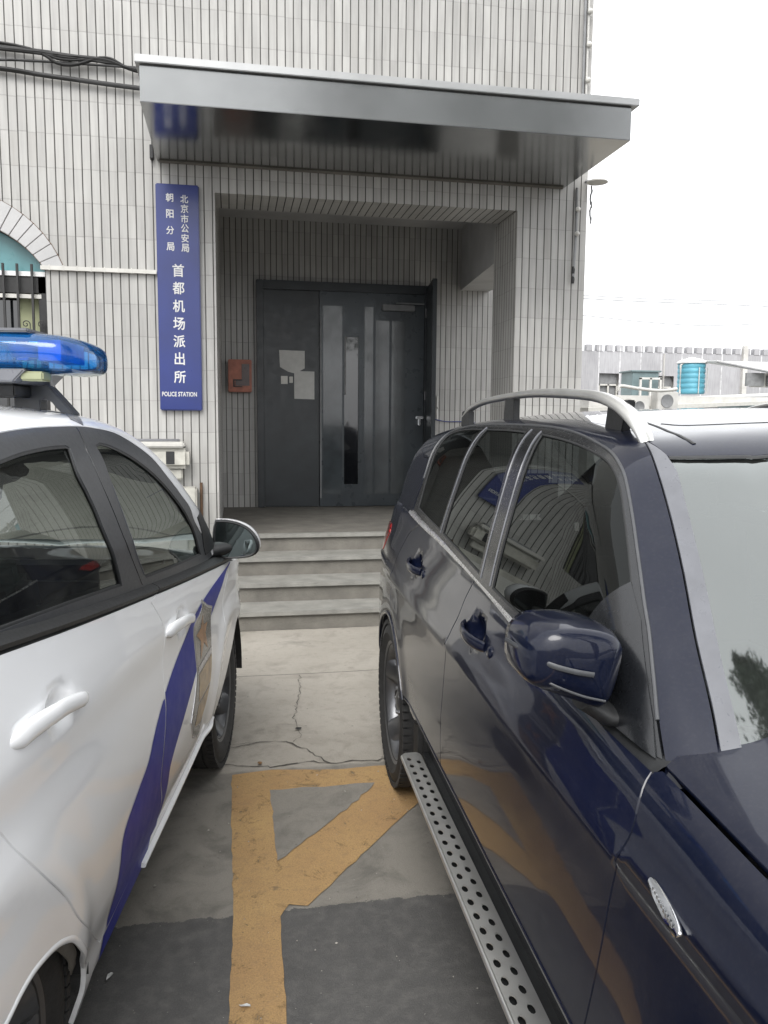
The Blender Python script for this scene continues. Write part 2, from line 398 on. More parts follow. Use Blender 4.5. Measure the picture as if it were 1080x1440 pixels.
def arcp(cx,cz,r,a0,a1,n=24,rz=None):
    rz=rz or r
    return [(cx+r*math.cos(R_(a0+(a1-a0)*i/n)),cz+rz*math.sin(R_(a0+(a1-a0)*i/n))) for i in range(n+1)]
# rounded box with subdivision, for seats etc.
def rbox(name,c,sz,m,parent,r=.04,rot=(0,0,0),taper=1.0):
    bm=bmesh.new(); bmesh.ops.create_cube(bm,size=1)
    for v in bm.verts:
        k=taper if v.co.z>0 else 1
        v.co=Vector((v.co.x*sz[0]*k,v.co.y*sz[1],v.co.z*sz[2]))
    bmesh.ops.bevel(bm,geom=bm.edges[:],offset=r,segments=4,affect='EDGES',clamp_overlap=True)
    from mathutils import Euler
    bmesh.ops.transform(bm,matrix=Matrix.Translation(c)@Euler(rot).to_matrix().to_4x4(),verts=bm.verts)
    me=bpy.data.meshes.new(name); bm.to_mesh(me); bm.free(); me.polygons.foreach_set('use_smooth',[True]*len(me.polygons)); me.set_sharp_from_angle(angle=R_(50))
    return link(name,me,m,parent)
def wheel(parent,a,b,z,r,w,side,steer=0,spokes=5,rimr=.24,rimm=None,twin=False):
    """wheel > tyre, rim ; b = outer face"""
    wh=bpy.data.objects.new('wheel',None); COL.objects.link(wh); wh.parent=parent
    wh.location=(side*(b-w/2),a,z); wh.rotation_euler=(0,0,steer); wh.empty_display_size=.1
    h=w/2; mb=MB()
    pr=[(rimr-.005,-h*.80),(rimr+.012,-h*.86),(rimr+.04,-h*.97),(r-.06,-h*1.0),(r-.028,-h*.93),(r-.008,-h*.80),(r,-h*.6)]
    g=[(r,-h*.6),(r,-h*.5),(r-.008,-h*.49),(r-.008,-h*.43),(r,-h*.42),(r,-h*.06),(r-.008,-h*.05),(r-.008,h*.05),(r,h*.06),(r,h*.42),(r-.008,h*.43),(r-.008,h*.49),(r,h*.5)]
    pr=pr+g[1:]+[(x,-y) for x,y in pr[::-1]]
    mb.lathe(pr,(0,0,0),(1,0,0),64)
    # sidewall ribs and tread blocks
    for k in range(72):
        t=2*math.pi*k/72
        for sg in(-1,1):
            c=np.array([sg*h*.80,(r-.012)*math.cos(t),(r-.012)*math.sin(t)]); rad=np.array([0,math.cos(t),math.sin(t)]); tan=np.array([0,-math.sin(t),math.cos(t)])
            mb.obox(c,np.array([h*.16,0,0]),rad*.010,tan*.011)
    mb.build('tyre',MATS['rubber'],wh,smooth=35)
    rm=MB()
    rm.lathe([(rimr,-h*.85),(rimr-.006,-h*.8),(rimr-.02,-h*.5),(rimr-.03,0),(rimr-.02,h*.5),(rimr-.012,h*.74),(rimr,h*.82),(rimr+.012,h*.86),(rimr+.010,h*.80)],(0,0,0),(1,0,0),64)
    n=spokes; 
    for sp in range(n):
        t0=2*math.pi*sp/n+.3
        subs=(-.13,.13) if twin else (0,)
        for so in subs:
            pts=[]
            for i in range(9):
                s=i/8; rr=.05+s*(rimr-.062); x=(h*.62-.035*math.sin(s*math.pi)*1.0+.012*s)*1.0
                wd=(.034 if not twin else .018)+(.034 if not twin else .012)*s**2
                ta=t0+so*(.6+.4*s)
                pts.append((rr,x,wd,ta))
            vs=[]
            for rr,x,wd,ta in pts:
                rad=np.array([0,math.cos(ta),math.sin(ta)]); tan=np.array([0,-math.sin(ta),math.cos(ta)])
                for (u,dx) in((-1,-.022),(-.85,.0),(-.45,.010),(.45,.010),(.85,0),(1,-.022)):
                    vs.append((rad*rr+tan*wd*u+np.array([x+dx,0,0]))*np.array([1,1,1]))
            k=6; rm.add(vs,[(i*k+j,i*k+(j+1)%k,(i+1)*k+(j+1)%k,(i+1)*k+j) for i in range(8) for j in range(k)]+[tuple(range(k)),tuple(range(8*k,9*k))])
    rm.lathe([(.0,h*.70),(.03,h*.70),(.036,h*.67),(.055,h*.63),(.07,h*.55),(.07,h*.2)],(0,0,0),(1,0,0),32)
    for k in range(5):
        t=2*math.pi*(k+.5)/5; rm.lathe([(0,.012),(.008,.012),(.010,.008),(.010,-.01)],(h*.60,.056*math.cos(t),.056*math.sin(t)),(1,0,0),8)
    ro=rm.build('rim',rimm or MATS['alloy'],wh,smooth=40)
    br=MB(); br.lathe([(.04,-h*.1),(.165,-h*.1),(.165,h*.02),(.04,h*.02)],(0,0,0),(1,0,0),40); br.build('brake_disc',MATS['steel_dark'],wh,smooth=40)
    if side<0:
        wh.rotation_euler=(0,0,math.pi-steer*0)
    return wh
# ------------------------------------------------------------ shared materials
TILE=(.495,.488,.468)
tilemat('tile',TILE,(.060,.058,.054),gw=.0090)
tilemat('tile_arch',(.52,.51,.48),(.05,.045,.04),pitch=.09,course=5.,gw=.006)
tilemat('far_wall',(.50,.50,.52),(.44,.44,.45),pitch=.9,gw=.05,course=2.6,jw=.03,rough=.95)
mat('plaster',(.50,.50,.50),.75,var=.1,nscale=3,bump=.004,bscale=25)
mat('ceiling_plaster',(.55,.55,.55),.8,var=.12,nscale=2.5,bump=.003)
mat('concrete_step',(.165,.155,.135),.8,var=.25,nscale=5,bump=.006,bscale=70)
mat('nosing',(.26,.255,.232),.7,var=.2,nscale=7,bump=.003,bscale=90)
mat('steel',(.19,.195,.195),.2,metal=1,var=.10,nscale=1.6,rvar=.07,bump=.0015,bscale=2.2)  # canopy fascia steel, base darkened to offset the bright sky it mirrors
mat('steel_soffit_lightened',(.40,.405,.40),.17,metal=1,var=.10,nscale=1.6,rvar=.06,bump=.0015,bscale=2.2)  # same steel, the soffit's reflected brightness lifted in its base colour
mat('steel_lip_lightened',(.33,.335,.335),.38,metal=.7,var=.12,nscale=2.5,rvar=.06)  # same steel, paler and duller to brighten the dark-reflecting lip
mat('steel_dark',(.25,.25,.26),.35,metal=1,var=.2)
mat('alloy',(.13,.133,.14),.40,metal=.8,coat=.2,var=.12,nscale=20)
mat('alu',(.62,.62,.60),.34,metal=.85,var=.08,nscale=12,rvar=.08)
mat('chrome',(.72,.73,.74),.10,metal=1,var=.05)
mat('trim_silver',(.55,.56,.57),.22,metal=.85,var=.06,nscale=15)
mat('rubber',(.022,.022,.022),.75,var=.35,nscale=25,bump=.0012,bscale=120)
mat('black_plastic',(.018,.019,.02),.5,var=.25,nscale=30,bump=.0006,bscale=300)
mat('black_gloss',(.008,.009,.010),.06,coat=1,var=.1)
mat('frame_grey',(.060,.063,.068),.38,var=.12,nscale=40,coat=.15,coatr=.25)
mat('pillar_grey',(.13,.135,.15),.30,var=.1,nscale=20,coat=.4,coatr=.15)
mat('interior_dark',(.03,.031,.032),.8,var=.2,nscale=12)
mat('interior_beige',(.24,.23,.21),.8,var=.15,nscale=12,bump=.001)
mat('seat_fabric',(.075,.078,.08),.85,var=.2,nscale=18,bump=.001,bscale=200)
mat('door_steel',(.027,.033,.038),.38,var=.25,nscale=4,rvar=.15,bump=.002,bscale=5)
mat('door_leaf',(.048,.058,.066),.30,var=.2,nscale=3,rvar=.12,bump=.002,bscale=4,metal=.2)
mat('door_strip',(.062,.073,.080),.16,var=.35,nscale=3,rvar=.08,coat=.6,coatr=.06)
mat('paper',(.62,.62,.60),.8,var=.08,nscale=14,bump=.002,bscale=9)
mat('white_plastic',(.62,.61,.57),.4,var=.1,nscale=12)
mat('old_white',(.50,.49,.44),.5,var=.25,nscale=9,bump=.002)
mat('sign_blue',(.006,.021,.165),.32,var=.12,nscale=3,coat=.3,coatr=.15)
mat('lettering',(.68,.68,.68),.5,var=.05)
mat('cable_black',(.02,.02,.02),.6,var=.3,nscale=20)
mat('grey_pipe',(.22,.225,.23),.5,var=.2,nscale=10)
mat('fire_box',(.42,.14,.085),.45,var=.3,nscale=12)
mat('fire_dark',(.07,.035,.03),.3,var=.3,nscale=12)
mat('ws_dark',(.02,.021,.02),.3,var=.2)
mat('lamp_red',(.35,.01,.01),.15,coat=1,var=.2,nscale=60)
mat('tank_blue',(.12,.40,.52),.5,var=.15,nscale=3)
mat('white_roof',(.82,.82,.82),.6,var=.06,nscale=1)
mat('ac_white',(.62,.61,.58),.5,var=.15,nscale=4)
mat('teal_cover',(.16,.22,.23),.5,var=.2,nscale=2)
mat('cyan_film',(.10,.26,.28),.3,var=.25,nscale=4)
mat('yellow_curtain',(.34,.36,.22),.8,var=.15,nscale=6)
mat('grit',(.32,.30,.27),.9,var=.6,nscale=60)
mat('rust',(.12,.07,.04),.8,var=.4,nscale=12)
mat('brown_leaf',(.22,.12,.05),.8,var=.4,nscale=30)
glass('window_glass',(.35,.38,.38),1.3)
# ------------------------------------------------------------ ground
def ground_mat():
    m,nt,o=NT('paving'); p=nd(nt,'ShaderNodeBsdfPrincipled'); nt.links.new(p.outputs[0],o.inputs[0])
    g=nd(nt,'ShaderNodeNewGeometry'); sp=nd(nt,'ShaderNodeSeparateXYZ'); nt.links.new(g.outputs['Position'],sp.inputs[0])
    pos=g.outputs['Position']
    wob=math_(nt,'MULTIPLY',math_(nt,'SUBTRACT',noise(nt,3,6,.7,vec=pos),.5),.10)
    y=math_(nt,'ADD',sp.outputs[1],wob)
    fine=noise(nt,220,3,.6,vec=pos); med=noise(nt,22,7,.68,vec=pos); big=noise(nt,1.4,6,.6,vec=pos); blot=noise(nt,5.5,6,.65,vec=pos,dist=.6)
    conc=ramp(nt,big,[(.3,(.33,.305,.26)),(.7,(.43,.40,.35))])
    conc=mixc(nt,ramp(nt,blot,[(.52,0.),(.75,.55)]),conc,(.17,.155,.13))
    conc=mixc(nt,ramp(nt,med,[(.55,0.),(.75,.5)]),conc,(.20,.18,.15))
    conc=mixc(nt,ramp(nt,fine,[(.35,.35),(.6,0.)]),conc,(.14,.13,.11))
    old=mixc(nt,.60,conc,(.15,.142,.125))
    old=mixc(nt,ramp(nt,blot,[(.45,0.),(.7,.7)]),old,(.105,.10,.088))
    asp=ramp(nt,big,[(.3,(.062,.061,.059)),(.7,(.092,.090,.087))])
    asp=mixc(nt,ramp(nt,med,[(.45,0.),(.75,.75)]),asp,(.15,.145,.135)); asp=mixc(nt,ramp(nt,blot,[(.5,0.),(.75,.55)]),asp,(.045,.044,.042))
    asp=mixc(nt,ramp(nt,fine,[(.45,.0),(.75,.6)]),asp,(.13,.125,.12))
    ye=math_(nt,'ADD',sp.outputs[1],math_(nt,'MULTIPLY',math_(nt,'SUBTRACT',noise(nt,9,8,.8,vec=pos),.5),.09))
    f1=math_(nt,'GREATER_THAN',ye,2.42)
    f2=math_(nt,'MULTIPLY',math_(nt,'SUBTRACT',y,3.47),40,True)
    c=mixc(nt,f2,old,conc); c=mixc(nt,f1,asp,c)
    # slab joint lines
    d1=math_(nt,'ABSOLUTE',math_(nt,'SUBTRACT',math_(nt,'ADD',sp.outputs[1],math_(nt,'MULTIPLY',math_(nt,'SUBTRACT',noise(nt,4,3,.5,vec=pos),.5),.03)),4.86))
    j=math_(nt,'LESS_THAN',d1,.005); c=mixc(nt,math_(nt,'MULTIPLY',j,.75),c,(.06,.055,.05))
    # damp rim where the slab meets the steps
    oil=ramp(nt,noise(nt,2.1,7,.62,vec=pos,dist=.8),[(.60,0.),(.72,.75)]); c=mixc(nt,math_(nt,'MULTIPLY',oil,.5),c,(.07,.066,.06))
    spot=ramp(nt,noise(nt,38,2,.5,vec=pos),[(.72,0.),(.76,.8)]); c=mixc(nt,math_(nt,'MULTIPLY',spot,.6),c,(.05,.047,.042))
    pale=ramp(nt,noise(nt,55,2,.5,vec=pos,dist=.3),[(.74,0.),(.78,.8)]); c=mixc(nt,math_(nt,'MULTIPLY',pale,.5),c,(.55,.53,.48))
    c=mixc(nt,1.,c,(KA,KA,KA),'MULTIPLY')
    nt.links.new(c,p.inputs['Base Color']); p.inputs['Roughness'].default_value=.85
    r=math_(nt,'ADD',math_(nt,'MULTIPLY',med,.3),.62); nt.links.new(r,p.inputs['Roughness'])
    b=nd(nt,'ShaderNodeBump'); b.inputs['Distance'].default_value=.004; b.inputs['Strength'].default_value=.8
    h=math_(nt,'ADD',math_(nt,'MULTIPLY',fine,.5),med); h=math_(nt,'SUBTRACT',h,math_(nt,'MULTIPLY',j,2.)); nt.links.new(h,b.inputs['Height']); nt.links.new(b.outputs[0],p.inputs['Normal'])
    return m
ground_mat()
def yellow_mat():
    m,nt,o=NT('road_paint'); p=nd(nt,'ShaderNodeBsdfPrincipled'); 
    g=nd(nt,'ShaderNodeNewGeometry'); pos=g.outputs['Position']
    n=noise(nt,26,8,.72,vec=pos); b=noise(nt,2.6,5,.6,vec=pos); f=noise(nt,200,2,.6,vec=pos)
    c=ramp(nt,b,[(.3,(.37,.225,.10)),(.7,(.47,.31,.13))])
    c=mixc(nt,ramp(nt,n,[(.5,0.),(.8,.7)]),c,(.24,.16,.09)); c=mixc(nt,ramp(nt,f,[(.35,.4),(.6,0.)]),c,(.2,.13,.07))
    c=mixc(nt,ramp(nt,noise(nt,11,5,.6,vec=pos,dist=1.),[(.66,0.),(.72,.75)]),c,(.13,.095,.06))
    c=mixc(nt,1.,c,(KA,KA,KA),'MULTIPLY')
    nt.links.new(c,p.inputs['Base Color']); p.inputs['Roughness'].default_value=.8
    bp=nd(nt,'ShaderNodeBump'); bp.inputs['Distance'].default_value=.003; nt.links.new(math_(nt,'ADD',n,math_(nt,'MULTIPLY',f,.5)),bp.inputs['Height']); nt.links.new(bp.outputs[0],p.inputs['Normal'])
    t=nd(nt,'ShaderNodeBsdfTransparent'); mx=nd(nt,'ShaderNodeMixShader')
    nt.links.new(math_(nt,'MULTIPLY',ramp(nt,noise(nt,60,9,.8,vec=pos),[(.60,1.),(.66,.1)]),ramp(nt,noise(nt,8,9,.78,vec=pos,dist=.5),[(.56,1.),(.68,.35)])),mx.inputs[0]); nt.links.new(t.outputs[0],mx.inputs[1]); nt.links.new(p.outputs[0],mx.inputs[2]); nt.links.new(mx.outputs[0],o.inputs[0])
yellow_mat()
MB().add([(-400,-400,0),(400,-400,0),(400,400,0),(-400,400,0)],[(0,1,2,3)]).build('pavement',MATS['paving']).__setitem__('kind','structure')
def flat(name,loops,z,m,jit=0.,**k):
    mb=MB()
    for L in loops:
        D=dens(L,.05); 
        if jit: D=D+rng.normal(0,jit,D.shape)
        v,fs=cdt([tuple(p) for p in D],[],.5); mb.add([(x,y,z) for x,y in v],fs)
    o=mb.build(name,m); return setp(o,**k)
# painted bay marking: stripe, cross bar and slanting bar as one painted sheet
mk=[(-.03,3.47),(.30,3.445),(.66,3.44),(1.6,3.44),(1.6,3.25),(.66,3.25),(.135,3.27)]
flat('bay_marking',[[(-.03,-2.5),(.135,-2.5),(.118,1.93),(.125,2.38),(.155,2.44),(.215,2.425),(.35,2.59),(.64,2.95),(.9,3.25),(1.6,3.25),(1.6,3.43),(.66,3.435),(.44,3.43),(.15,3.475),(-.025,3.45),(-.028,3.0),(-.02,2.45),(-.03,1.95)]],.004,MATS['road_paint'],.0018,kind='structure')
# unpainted triangle inside the marking is cut out by a second sheet of bare slab
flat('bare_slab_triangle',[[(.135,3.265),(.585,3.26),(.46,3.08),(.134,2.70)]],.0075,MATS['paving'],.003,kind='structure')
# cracks
def crack(pts,w):
    L=[np.array(p,float) for p in pts]; P2=[]
    for a,b in zip(L[:-1],L[1:]):
        k=max(2,int(np.linalg.norm(b-a)/.025)); P2+=[a+(b-a)*i/k+rng.normal(0,.007,2) for i in range(k)]
    P2.append(L[-1]); V=[];F=[]
    for i,p in enumerate(P2):
        t=P2[min(i+1,len(P2)-1)]-P2[max(i-1,0)]; t/=np.linalg.norm(t)+1e-9; s=np.array([-t[1],t[0]])*w*(.35+rng.random())*.5; V+=[(*(p+s),.0045),(*(p-s),.0045)]
    F=[(2*i,2*i+1,2*i+3,2*i+2) for i in range(len(P2)-1)]; return V,F
mb=MB()
for pts,w in (([(-.35,3.57),(-.1,3.60),(.02,3.53),(.15,3.505),(.31,3.53),(.42,3.50),(.66,3.505),(1.2,3.52)],.008),([(-.12,3.72),(.1,3.80),(.23,3.80),(.30,3.70),(.35,3.62),(.42,3.50)],.006),([(.38,4.82),(.36,4.5),(.30,4.1),(.31,3.86),(.27,3.78)],.004),([(-.4,3.9),(-.1,3.78),(.1,3.8)],.003)):
    mb.add(*crack(pts,w))
mat('crack',(.07,.064,.055),.95,var=.4,nscale=30)
setp(mb.build('pavement_crack',MATS['crack']),kind='structure')
# litter
for i,(x,y,s,mm,lab) in enumerate(((.305,3.93,.022,'cable_black','small dark dead leaf on the light concrete near the steps'),(.10,3.545,.022,'brown_leaf','pale brown leaf curled on the crack above the orange bar'),(.012,2.0,.016,'paper','pale curled leaf on the orange stripe near the bottom of the photo'),(-.36,2.185,.015,'paper','small scrap of white paper on the dark asphalt beside the police car'))):
    mb=MB(); n=7; V=[(0,0,.004)]
    for k in range(n):
        a=2*math.pi*k/n; V.append((s*math.cos(a)*(.7+.5*rng.random()),s*.5*math.sin(a)*(.7+.5*rng.random()),.002+.006*rng.random()))
    mb.add(V,[(0,1+k,1+(k+1)%n) for k in range(n)]); o=mb.build('scrap_of_paper' if 'scrap' in lab else 'fallen_leaf',MATS[mm]); o.location=(x,y,.006); o.rotation_euler=(0,0,i*1.3+.4)
    setp(o,label=lab,cat='litter' if 'scrap' in lab else 'leaf')
g_=np.random.default_rng(11); mb=MB()
for k in range(260):
    x,y=g_.uniform(-.5,.75),g_.uniform(1.2,5.8); r=.0016+.0035*g_.random()**3
    vs=[(x+r*dx*g_.uniform(.6,1.2),y+r*dy*g_.uniform(.6,1.2),.0045+r*dz) for dx,dy,dz in ((1,0,0),(0,1,0),(-1,0,0),(0,-1,0),(0,0,.9))]
    mb.add(vs,[(0,1,4),(1,2,4),(2,3,4),(3,0,4)])
setp(mb.build('road_grit',MATS['grit']),label='tiny stones and grit scattered over the paving between the cars',cat='grit',kind='stuff')
# ------------------------------------------------------------ police station building
BL=empty('police_station',(0,6.6,0),label='white-tiled police station with a recessed porch behind the two cars',cat='building')
def part(o): o.parent=BL; o.matrix_parent_inverse=Matrix.Translation((0,-6.6,0)); return o
F,B=6.6,9.3
def wallpanel(name,outer,holes,y,m,uv=walluv,step=3.,thick=0):
    v,fs=cdt(outer,holes,step); V=[(x,y,z) for x,z in v]; mb=MB()
    fs=[t if np.cross(np.array(V[t[1]])-V[t[0]],np.array(V[t[2]])-V[t[0]])[1]<0 else t[::-1] for t in fs]
    mb.v=V; mb.f=[tuple(t) for t in fs]; mb.mi=[0]*len(fs)
    me=bpy.data.meshes.new(name); me.from_pydata(mb.v,[],mb.f); me.update(); ul=me.uv_layers.new(name='UVMap')
    for p in me.polygons:
        for li in p.loop_indices: ul.data[li].uv=uv(me.vertices[me.loops[li].vertex_index].co,Vector((0,-1,0)))
    return part(link(name,me,m))
acx,ahw=-2.05,.66    # arched window
def arch(hw,top,spr,z0,n=20):
    # segmental arch through the traced springing and crown
    h=top-spr; r=(hw*hw+h*h)/(2*h); cz=top-r; a0=math.asin(hw/r)
    return [(acx+r*math.sin(a0-2*a0*i/n),cz+r*math.cos(a0-2*a0*i/n)) for i in range(n+1)]
inner=arch(ahw,3.06,2.70,0); outer_=arch(ahw+.14,3.29,2.73,0)
hole=[(acx-ahw,1.45),(acx+ahw,1.45)]+inner
wallpanel('front_wall',[(-9,0),(-.12,0),(-.12,3.35),(2.37,3.35),(2.37,0),(2.99,0),(2.99,11),(-9,11)],[hole],F,MATS['tile'],step=.6)
# arch ring tiles laid radially, slightly proud
mb=MB(); n=22
io=arch(ahw,3.06,2.70,0,n); oo=arch(ahw+.135,3.285,2.735,0,n)
for i in range(n):
    a,b,c,d=io[i],oo[i],oo[i+1],io[i+1]
    A=np.array([a,b,c,d]); cc=A.mean(0); A=cc+(A-cc)*np.array([.93,.97]); 
    mb.prism([(p[0],F-.012,p[1]) for p in A],(0,.02,0))
part(mb.build('arch_tiles',MATS['white_plastic'] if 0 else MATS['plaster'],smooth=30,bevel=.003))
mb=MB(); 
for i in range(n): mb.add([(p[0],F-.003,p[1]) for p in (io[i],oo[i],oo[i+1],io[i+1])],[(0,1,2,3)])
part(mb.build('arch_joint',MATS['rust']))
# window: reveal, frame, cyan film lunette, curtain, bars with scrolls
wd=bpy.data.objects.new('arched_window',None); COL.objects.link(wd); part(wd)
mb=MB(); L=hole
for i in range(len(L)):
    a,b=L[i],L[(i+1)%len(L)]; mb.add([(a[0],F,a[1]),(b[0],F,b[1]),(b[0],F+.18,b[1]),(a[0],F+.18,a[1])],[(0,1,2,3)])
def wpart(o): o.parent=wd; return o
wpart(mb.build('window_reveal',MATS['cable_black']))
v,fs=cdt([(x,z) for x,z in inner]+[(acx-ahw,2.70)],[],.3); wpart(MB().add([(x,F+.10,z) for x,z in v],fs).build('fanlight',MATS['cyan_film']))
wpart(MB().box(acx-ahw,acx+ahw,F+.05,F+.09,2.665,2.70).build('fanlight_edge',MATS['white_roof']))
wpart(MB().box(acx-ahw,acx+ahw,F+.06,F+.12,2.54,2.66).box(acx+ahw-.07,acx+ahw,F+.06,F+.12,1.45,2.66).build('frame_rail',MATS['cable_black']))
wpart(MB().box(acx-ahw,acx+ahw-.05,F+.055,F+.07,2.50,2.53).build('sash_rail',MATS['white_plastic']))
wpart(MB().add([(acx-ahw,F+.15,1.4),(acx+ahw,F+.15,1.4),(acx+ahw,F+.15,2.7),(acx-ahw,F+.15,2.7)],[(0,1,2,3)]).build('curtain',MATS['yellow_curtain']))
wpart(MB().box(acx-ahw,acx+.42,F+.13,F+.14,1.4,2.52).build('dark_pane',MATS['black_gloss']))
mb=MB()
for x in (1.39,1.495,1.60,1.70,1.84,1.96,2.1): mb.box(-x-.008,-x+.008,F+.015,F+.035,1.45,2.75)
for x in (1.44,1.55):
    S_=[(-x+.03*math.cos(t)*(1-t/9.5),F+.02,2.30+.03*math.sin(t)*(1-t/9.5)) for t in np.linspace(0,8,26)][::-1]
    mb.sweep(S_+[(-x+.03,F+.02,2.15),(-x+.0,F+.02,2.0),(-x-.02,F+.02,1.9)],.004,n=6)
wpart(mb.build('window_bars',MATS['cable_black']))
# side wall, returns, porch
mb=MB()
mb.add([(2.99,F,0),(2.99,F+.6,0),(2.99,F+.6,3.35),(2.99,F,3.35)],[(0,1,2,3)])
mb.add([(2.99,F,3.35),(2.99,22,3.35),(2.99,22,11),(2.99,F,11)],[(0,1,2,3)])
mb.add([(2.37,F,0),(2.37,F+.6,0),(2.37,F+.6,3.35),(2.37,F,3.35)],[(0,1,2,3)])
mb.add([(2.37,F+.6,0),(2.99,F+.6,0),(2.99,F+.6,3.35),(2.37,F+.6,3.35)],[(0,1,2,3)])
part(mb.build('side_pillar',MATS['tile'],uvf=walluv))
mb=MB(); mb.add([(-.12,F,0),(-.12,B,0),(-.12,B,3.85),(-.12,F,3.85)],[(0,1,2,3)]); part(mb.build('porch_left_wall',MATS['tile'],uvf=walluv))
mb=MB(); mb.add([(-.12,F,3.35),(2.37,F,3.35),(2.37,F+.45,3.35),(-.12,F+.45,3.35)],[(0,1,2,3)])
part(mb.build('lintel_soffit',MATS['tile'],uvf=walluv))
part(MB().add([(-.12,F+.45,3.35),(2.4,F+.45,3.35),(2.4,F+.45,3.84),(-.12,F+.45,3.84)],[(0,1,2,3)]).add([(-.12,F+.45,3.835),(3.0,F+.45,3.835),(3.0,B,3.835),(-.12,B,3.835)],[(0,1,2,3)]).build('porch_ceiling',MATS['ceiling_plaster']))
wallpanel('porch_back_wall',[(-.12,0),(3.6,0),(3.6,4),(-.12,4)],[],B,MATS['tile'])
part(MB().add([(2.40,F+.6,3.06),(2.66,B,3.14),(2.66,B,3.835),(2.40,F+.6,3.835)],[(0,1,2,3)]).add([(2.40,F+.6,3.06),(3.0,F+.6,3.06),(3.0,B,3.14),(2.66,B,3.14)],[(0,1,2,3)]).add([(3.,F+.6,3.06),(3.,B,3.14),(3.,B,3.835),(3.,F+.6,3.835)],[(0,1,2,3)]).build('porch_beam',MATS['plaster']))
part(MB().add([(3.6,B,0),(3.6,22,0),(3.6,22,3.4),(3.6,B,3.4)],[(0,1,2,3)]).add([(2.98,B,3.38),(3.6,B,3.38),(3.6,22,3.38),(2.98,22,3.38)],[(0,1,2,3)]).build('rear_wing_wall',MATS['plaster']))
part(MB().add([(-9,F,11),(2.99,F,11),(2.99,22,11),(-9,22,11)],[(0,1,2,3)]).add([(-9,F,0),(-9,22,0),(-9,22,11),(-9,F,11)],[(0,1,2,3)]).add([(-9,22,0),(3.6,22,0),(3.6,22,11),(-9,22,11)],[(0,1,2,3)]).build('roof',MATS['plaster']))
# steps
def step_uneven(mb,x0,x1,y0,y1,z0,z1): mb.box(x0,x1,y0,y1,z0,z1)
st=bpy.data.objects.new('entrance_steps',None); COL.objects.link(st); part(st)
def spart(o): o.parent=st; return o
ys=(5.95,6.285,6.62,6.955)
for k,y in enumerate(ys):
    z=.15*(k+1); x0,x1=(-.6,2.9) if y<F-.02 else (-.118,2.368)
    yb=ys[k+1]+.02 if k<3 else B-.003
    if k==1: yb=F-.003 if False else yb
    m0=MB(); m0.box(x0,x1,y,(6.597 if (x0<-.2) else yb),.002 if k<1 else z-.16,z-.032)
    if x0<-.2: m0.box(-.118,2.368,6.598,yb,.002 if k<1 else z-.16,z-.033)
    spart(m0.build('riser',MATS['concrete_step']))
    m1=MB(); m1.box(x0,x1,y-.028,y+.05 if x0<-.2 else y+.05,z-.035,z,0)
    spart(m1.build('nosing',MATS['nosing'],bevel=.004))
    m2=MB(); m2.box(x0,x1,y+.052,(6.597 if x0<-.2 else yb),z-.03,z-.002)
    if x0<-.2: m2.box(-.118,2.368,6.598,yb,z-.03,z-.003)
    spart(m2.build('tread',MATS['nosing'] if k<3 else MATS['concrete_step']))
# door
dr=bpy.data.objects.new('entrance_door',None); COL.objects.link(dr); part(dr)
def dpart(o): o.parent=dr; return o
dpart(MB().box(.27,.345,B-.09,B-.002,.6,3.16).box(.345,2.21,B-.09,B-.002,3.06,3.16).box(2.21,2.29,B-.09,B-.002,.6,3.16).build('door_frame',MATS['door_steel'],bevel=.006))
dpart(MB().box(.347,.975,B-.06,B-.002,.605,3.058).build('left_leaf',MATS['door_steel'],bevel=.004,))
m=MB(); x0,x1,z0,z1=.98,2.205,.605,3.058; sx0,sx1,sz0,sz1=1.265,1.43,.86,2.56
for a in ((x0,sx0,z0,z1),(sx1,x1,z0,z1),(sx0,sx1,z0,sz0),(sx0,sx1,sz1,z1)): m.box(a[0],a[1],B-.075,B-.004,a[2],a[3])
dpart(m.build('right_leaf',MATS['door_leaf']))
dpart(MB().box(sx0,sx1,B-.055,B-.05,sz0,sz1).build('door_window',MATS['black_gloss']))
dpart(MB().box(sx0,sx0+.02,B-.085,B-.05,1.9,sz1).build('window_edge',MATS['grey_pipe']))
dpart(MB().box(2.13,2.16,B-.13,B-.075,1.55,1.66).box(2.10,2.19,B-.145,B-.125,1.625,1.66).build('door_handle',MATS['chrome'],bevel=.006))
dpart(MB().box(.985,1.0,B-.085,B-.075,.7,2.75).build('leaf_edge',MATS['grey_pipe']))
dpart(MB().prism([(2.225,B-.10,.605),(2.275,B-.10,.605),(2.205,8.64,.605),(2.155,8.64,.605)],(0,0,2.54)).build('open_leaf',MATS['door_steel'],bevel=.004))
for z in (.95,1.9,2.85): dpart(MB().lathe([(.0,-.05),(.012,-.05),(.012,.05),(0,.05)],(2.215,B-.105,z),(0,0,1),10).build('hinge',MATS['steel_dark']))
dpart(MB().box(1.70,2.08,B-.125,B-.076,2.86,2.93).box(1.85,2.19,B-.16,B-.14,2.935,2.95).build('door_closer',MATS['grey_pipe'],bevel=.006))
dpart(MB().box(1.02,1.24,B-.079,B-.075,.75,2.9).box(1.50,1.60,B-.079,B-.075,.75,2.9).box(1.63,1.79,B-.079,B-.075,.75,2.75).box(1.82,1.98,B-.079,B-.075,.75,2.75).build('glazed_strip',MATS['door_strip']))
